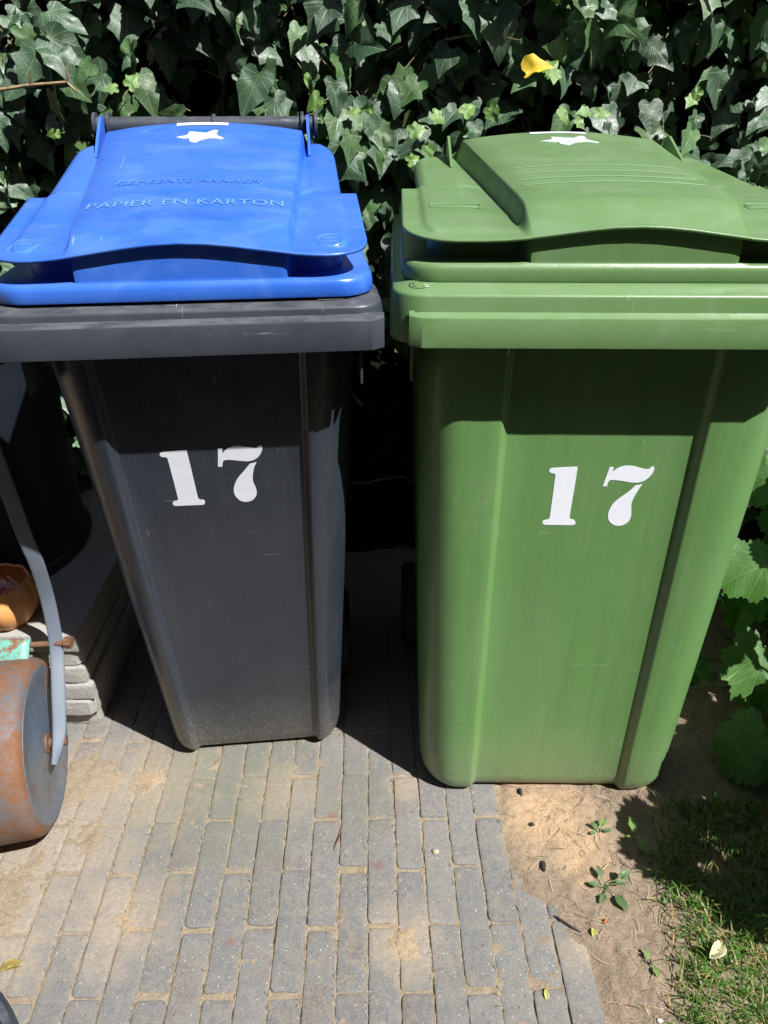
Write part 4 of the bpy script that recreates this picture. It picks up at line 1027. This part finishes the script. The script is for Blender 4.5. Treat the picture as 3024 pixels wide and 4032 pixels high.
mb = MB(); mb.loft(rev_x([(.0008, .1400), (.0026, .139), (.0030, .134), (.002, .126), (-.002, .110), (-.004, .09), (-.002, .06), (.001, .035), (.002, .018), (.002, .001)])); mb.build('end_cap', CAPM, rol)
mb = MB(); mb.tube([(-.01, 0, 0), (.036, 0, 0)], .0085, 14); mb.tube([(.0, 0, 0), (.006, 0, 0)], .018, 16); mb.build('axle', RUST, rol)
Mi = Matrix.Translation(C0) @ Matrix.Rotation(psi, 4, 'Z'); Mi = Mi.inverted()
def strip(pts, wds, half, th):
    mb = MB(); P_ = [Vector(p) for p in pts]
    # Catmull-Rom resample
    Q = []; Wd = []; H = []
    m_ = len(P_)
    for i in range(m_ - 1):
        p0, p1, p2, p3 = P_[max(0, i-1)], P_[i], P_[i+1], P_[min(m_-1, i+2)]
        for k in range(8):
            t = k/8; Q.append(.5*((2*p1) + (p2 - p0)*t + (2*p0 - 5*p1 + 4*p2 - p3)*t*t + (3*p1 - p0 - 3*p2 + p3)*t**3)); Wd.append(Vector(wds[i]).lerp(Vector(wds[i+1]), t)); H.append(lerp(half[i], half[i+1], t))
    Q.append(P_[-1]); Wd.append(Vector(wds[-1])); H.append(half[-1]); loops = []
    for i, p in enumerate(Q):
        d = (Q[min(i+1, len(Q)-1)] - Q[max(i-1, 0)]).normalized(); w_ = Wd[i] - d*Wd[i].dot(d); w_.normalize(); n_ = d.cross(w_); h = H[i]
        loops.append([p + w_*(h*math.copysign(abs(math.cos(a))**.6, math.cos(a))) + n_*(th*math.copysign(abs(math.sin(a))**.6, math.sin(a))) for a in [2*math.pi*j/20 for j in range(20)]])
    mb.loft(loops, True, True, True); mb.V = [tuple(Mi @ Vector(v)) for v in mb.V]; return mb
vw = (.86, .5, 0); sd = (.35, .9, 0)
ARM = [(-.580, .893, .150), (-.580, .912, .160), (-.583, .945, .180), (-.590, .985, .222), (-.600, 1.035, .275), (-.602, 1.052, .315), (-.602, 1.060, .37), (-.600, 1.058, .41), (-.594, 1.045, .475), (-.594, 1.033, .54), (-.594, 1.018, .68), (-.596, 1.0, .85), (-.60, .985, 1.0)]
mb = strip(ARM, [sd, sd, vw, vw] + [vw]*9, [.004, .008, .0115, .012] + [.0120]*9, .004); mb.build('arm', ARMM, rol)
ARM2 = [(p[0] - .52, p[1] - .027, p[2]) for p in ARM]; mb = strip(ARM2, [vw]*13, [.0125]*13, .005); mb.build('arm', ARMM, rol)
mb = MB(); a_ = Mi @ Vector(ARM[-1]); b_ = Mi @ Vector(ARM2[-1]); mb.tube([a_, b_], .013, 14); mb.build('handle', ARMM, rol)
mb = MB(); p = Vector((-.601, 1.046, .296)); q = Vector((-.67, 1.040, .296)); mb.tube([Mi @ (p + Vector((.02, .002, 0))), Mi @ q], .0055, 10)
mb.build('rod', RUST, rol)
mb = MB(); pts_ = [Mi @ (p + Vector((t, .003, 0))) for t in (.0155, .0275)]; mb.tube(pts_, .0115, 6); mb.build('nut', RUST, rol, False)
mb = MB(); n = 30; prof = [(.994, .268), (.998, .274), (1.012, .294), (1.026, .312), (1.034, .317)]
loops = []
for k in range(n + 1):
    x = lerp(-.640, -1.10, k/n); sh = .012*max(0, 1 - k/2.2); loops.append([(x, y + sh*.3, z + sh*(1 if j < 2 else -.3)) for j, (y, z) in enumerate(prof)])
mb.loft(loops, False); mb.V = [tuple(Mi @ Vector(v)) for v in mb.V]; o = mb.build('scraper_blade', TURQ, rol); md = o.modifiers.new('t', 'SOLIDIFY'); md.thickness = .004; md.offset = 0
# tub at the near lower left
tub = empty('bucket', (-.535, .262, 0)); tag(tub, 'dark grey round bucket, only its rim showing at the bottom left corner', 'bucket')
mb = MB(); mb.loft(revolve([(0, .0), (.15, 0), (.155, .01), (.185, .33), (.190, .335), (.187, .34), (.180, .33), (.15, .012), (0, .01)])); mb.build('body', GREY, tub)
mb = MB(); mb.loft(revolve([(.188, .31), (.199, .312), (.203, .33), (.203, .345), (.198, .352), (.190, .350), (.186, .335)])); mb.build('rim', GREY, tub)
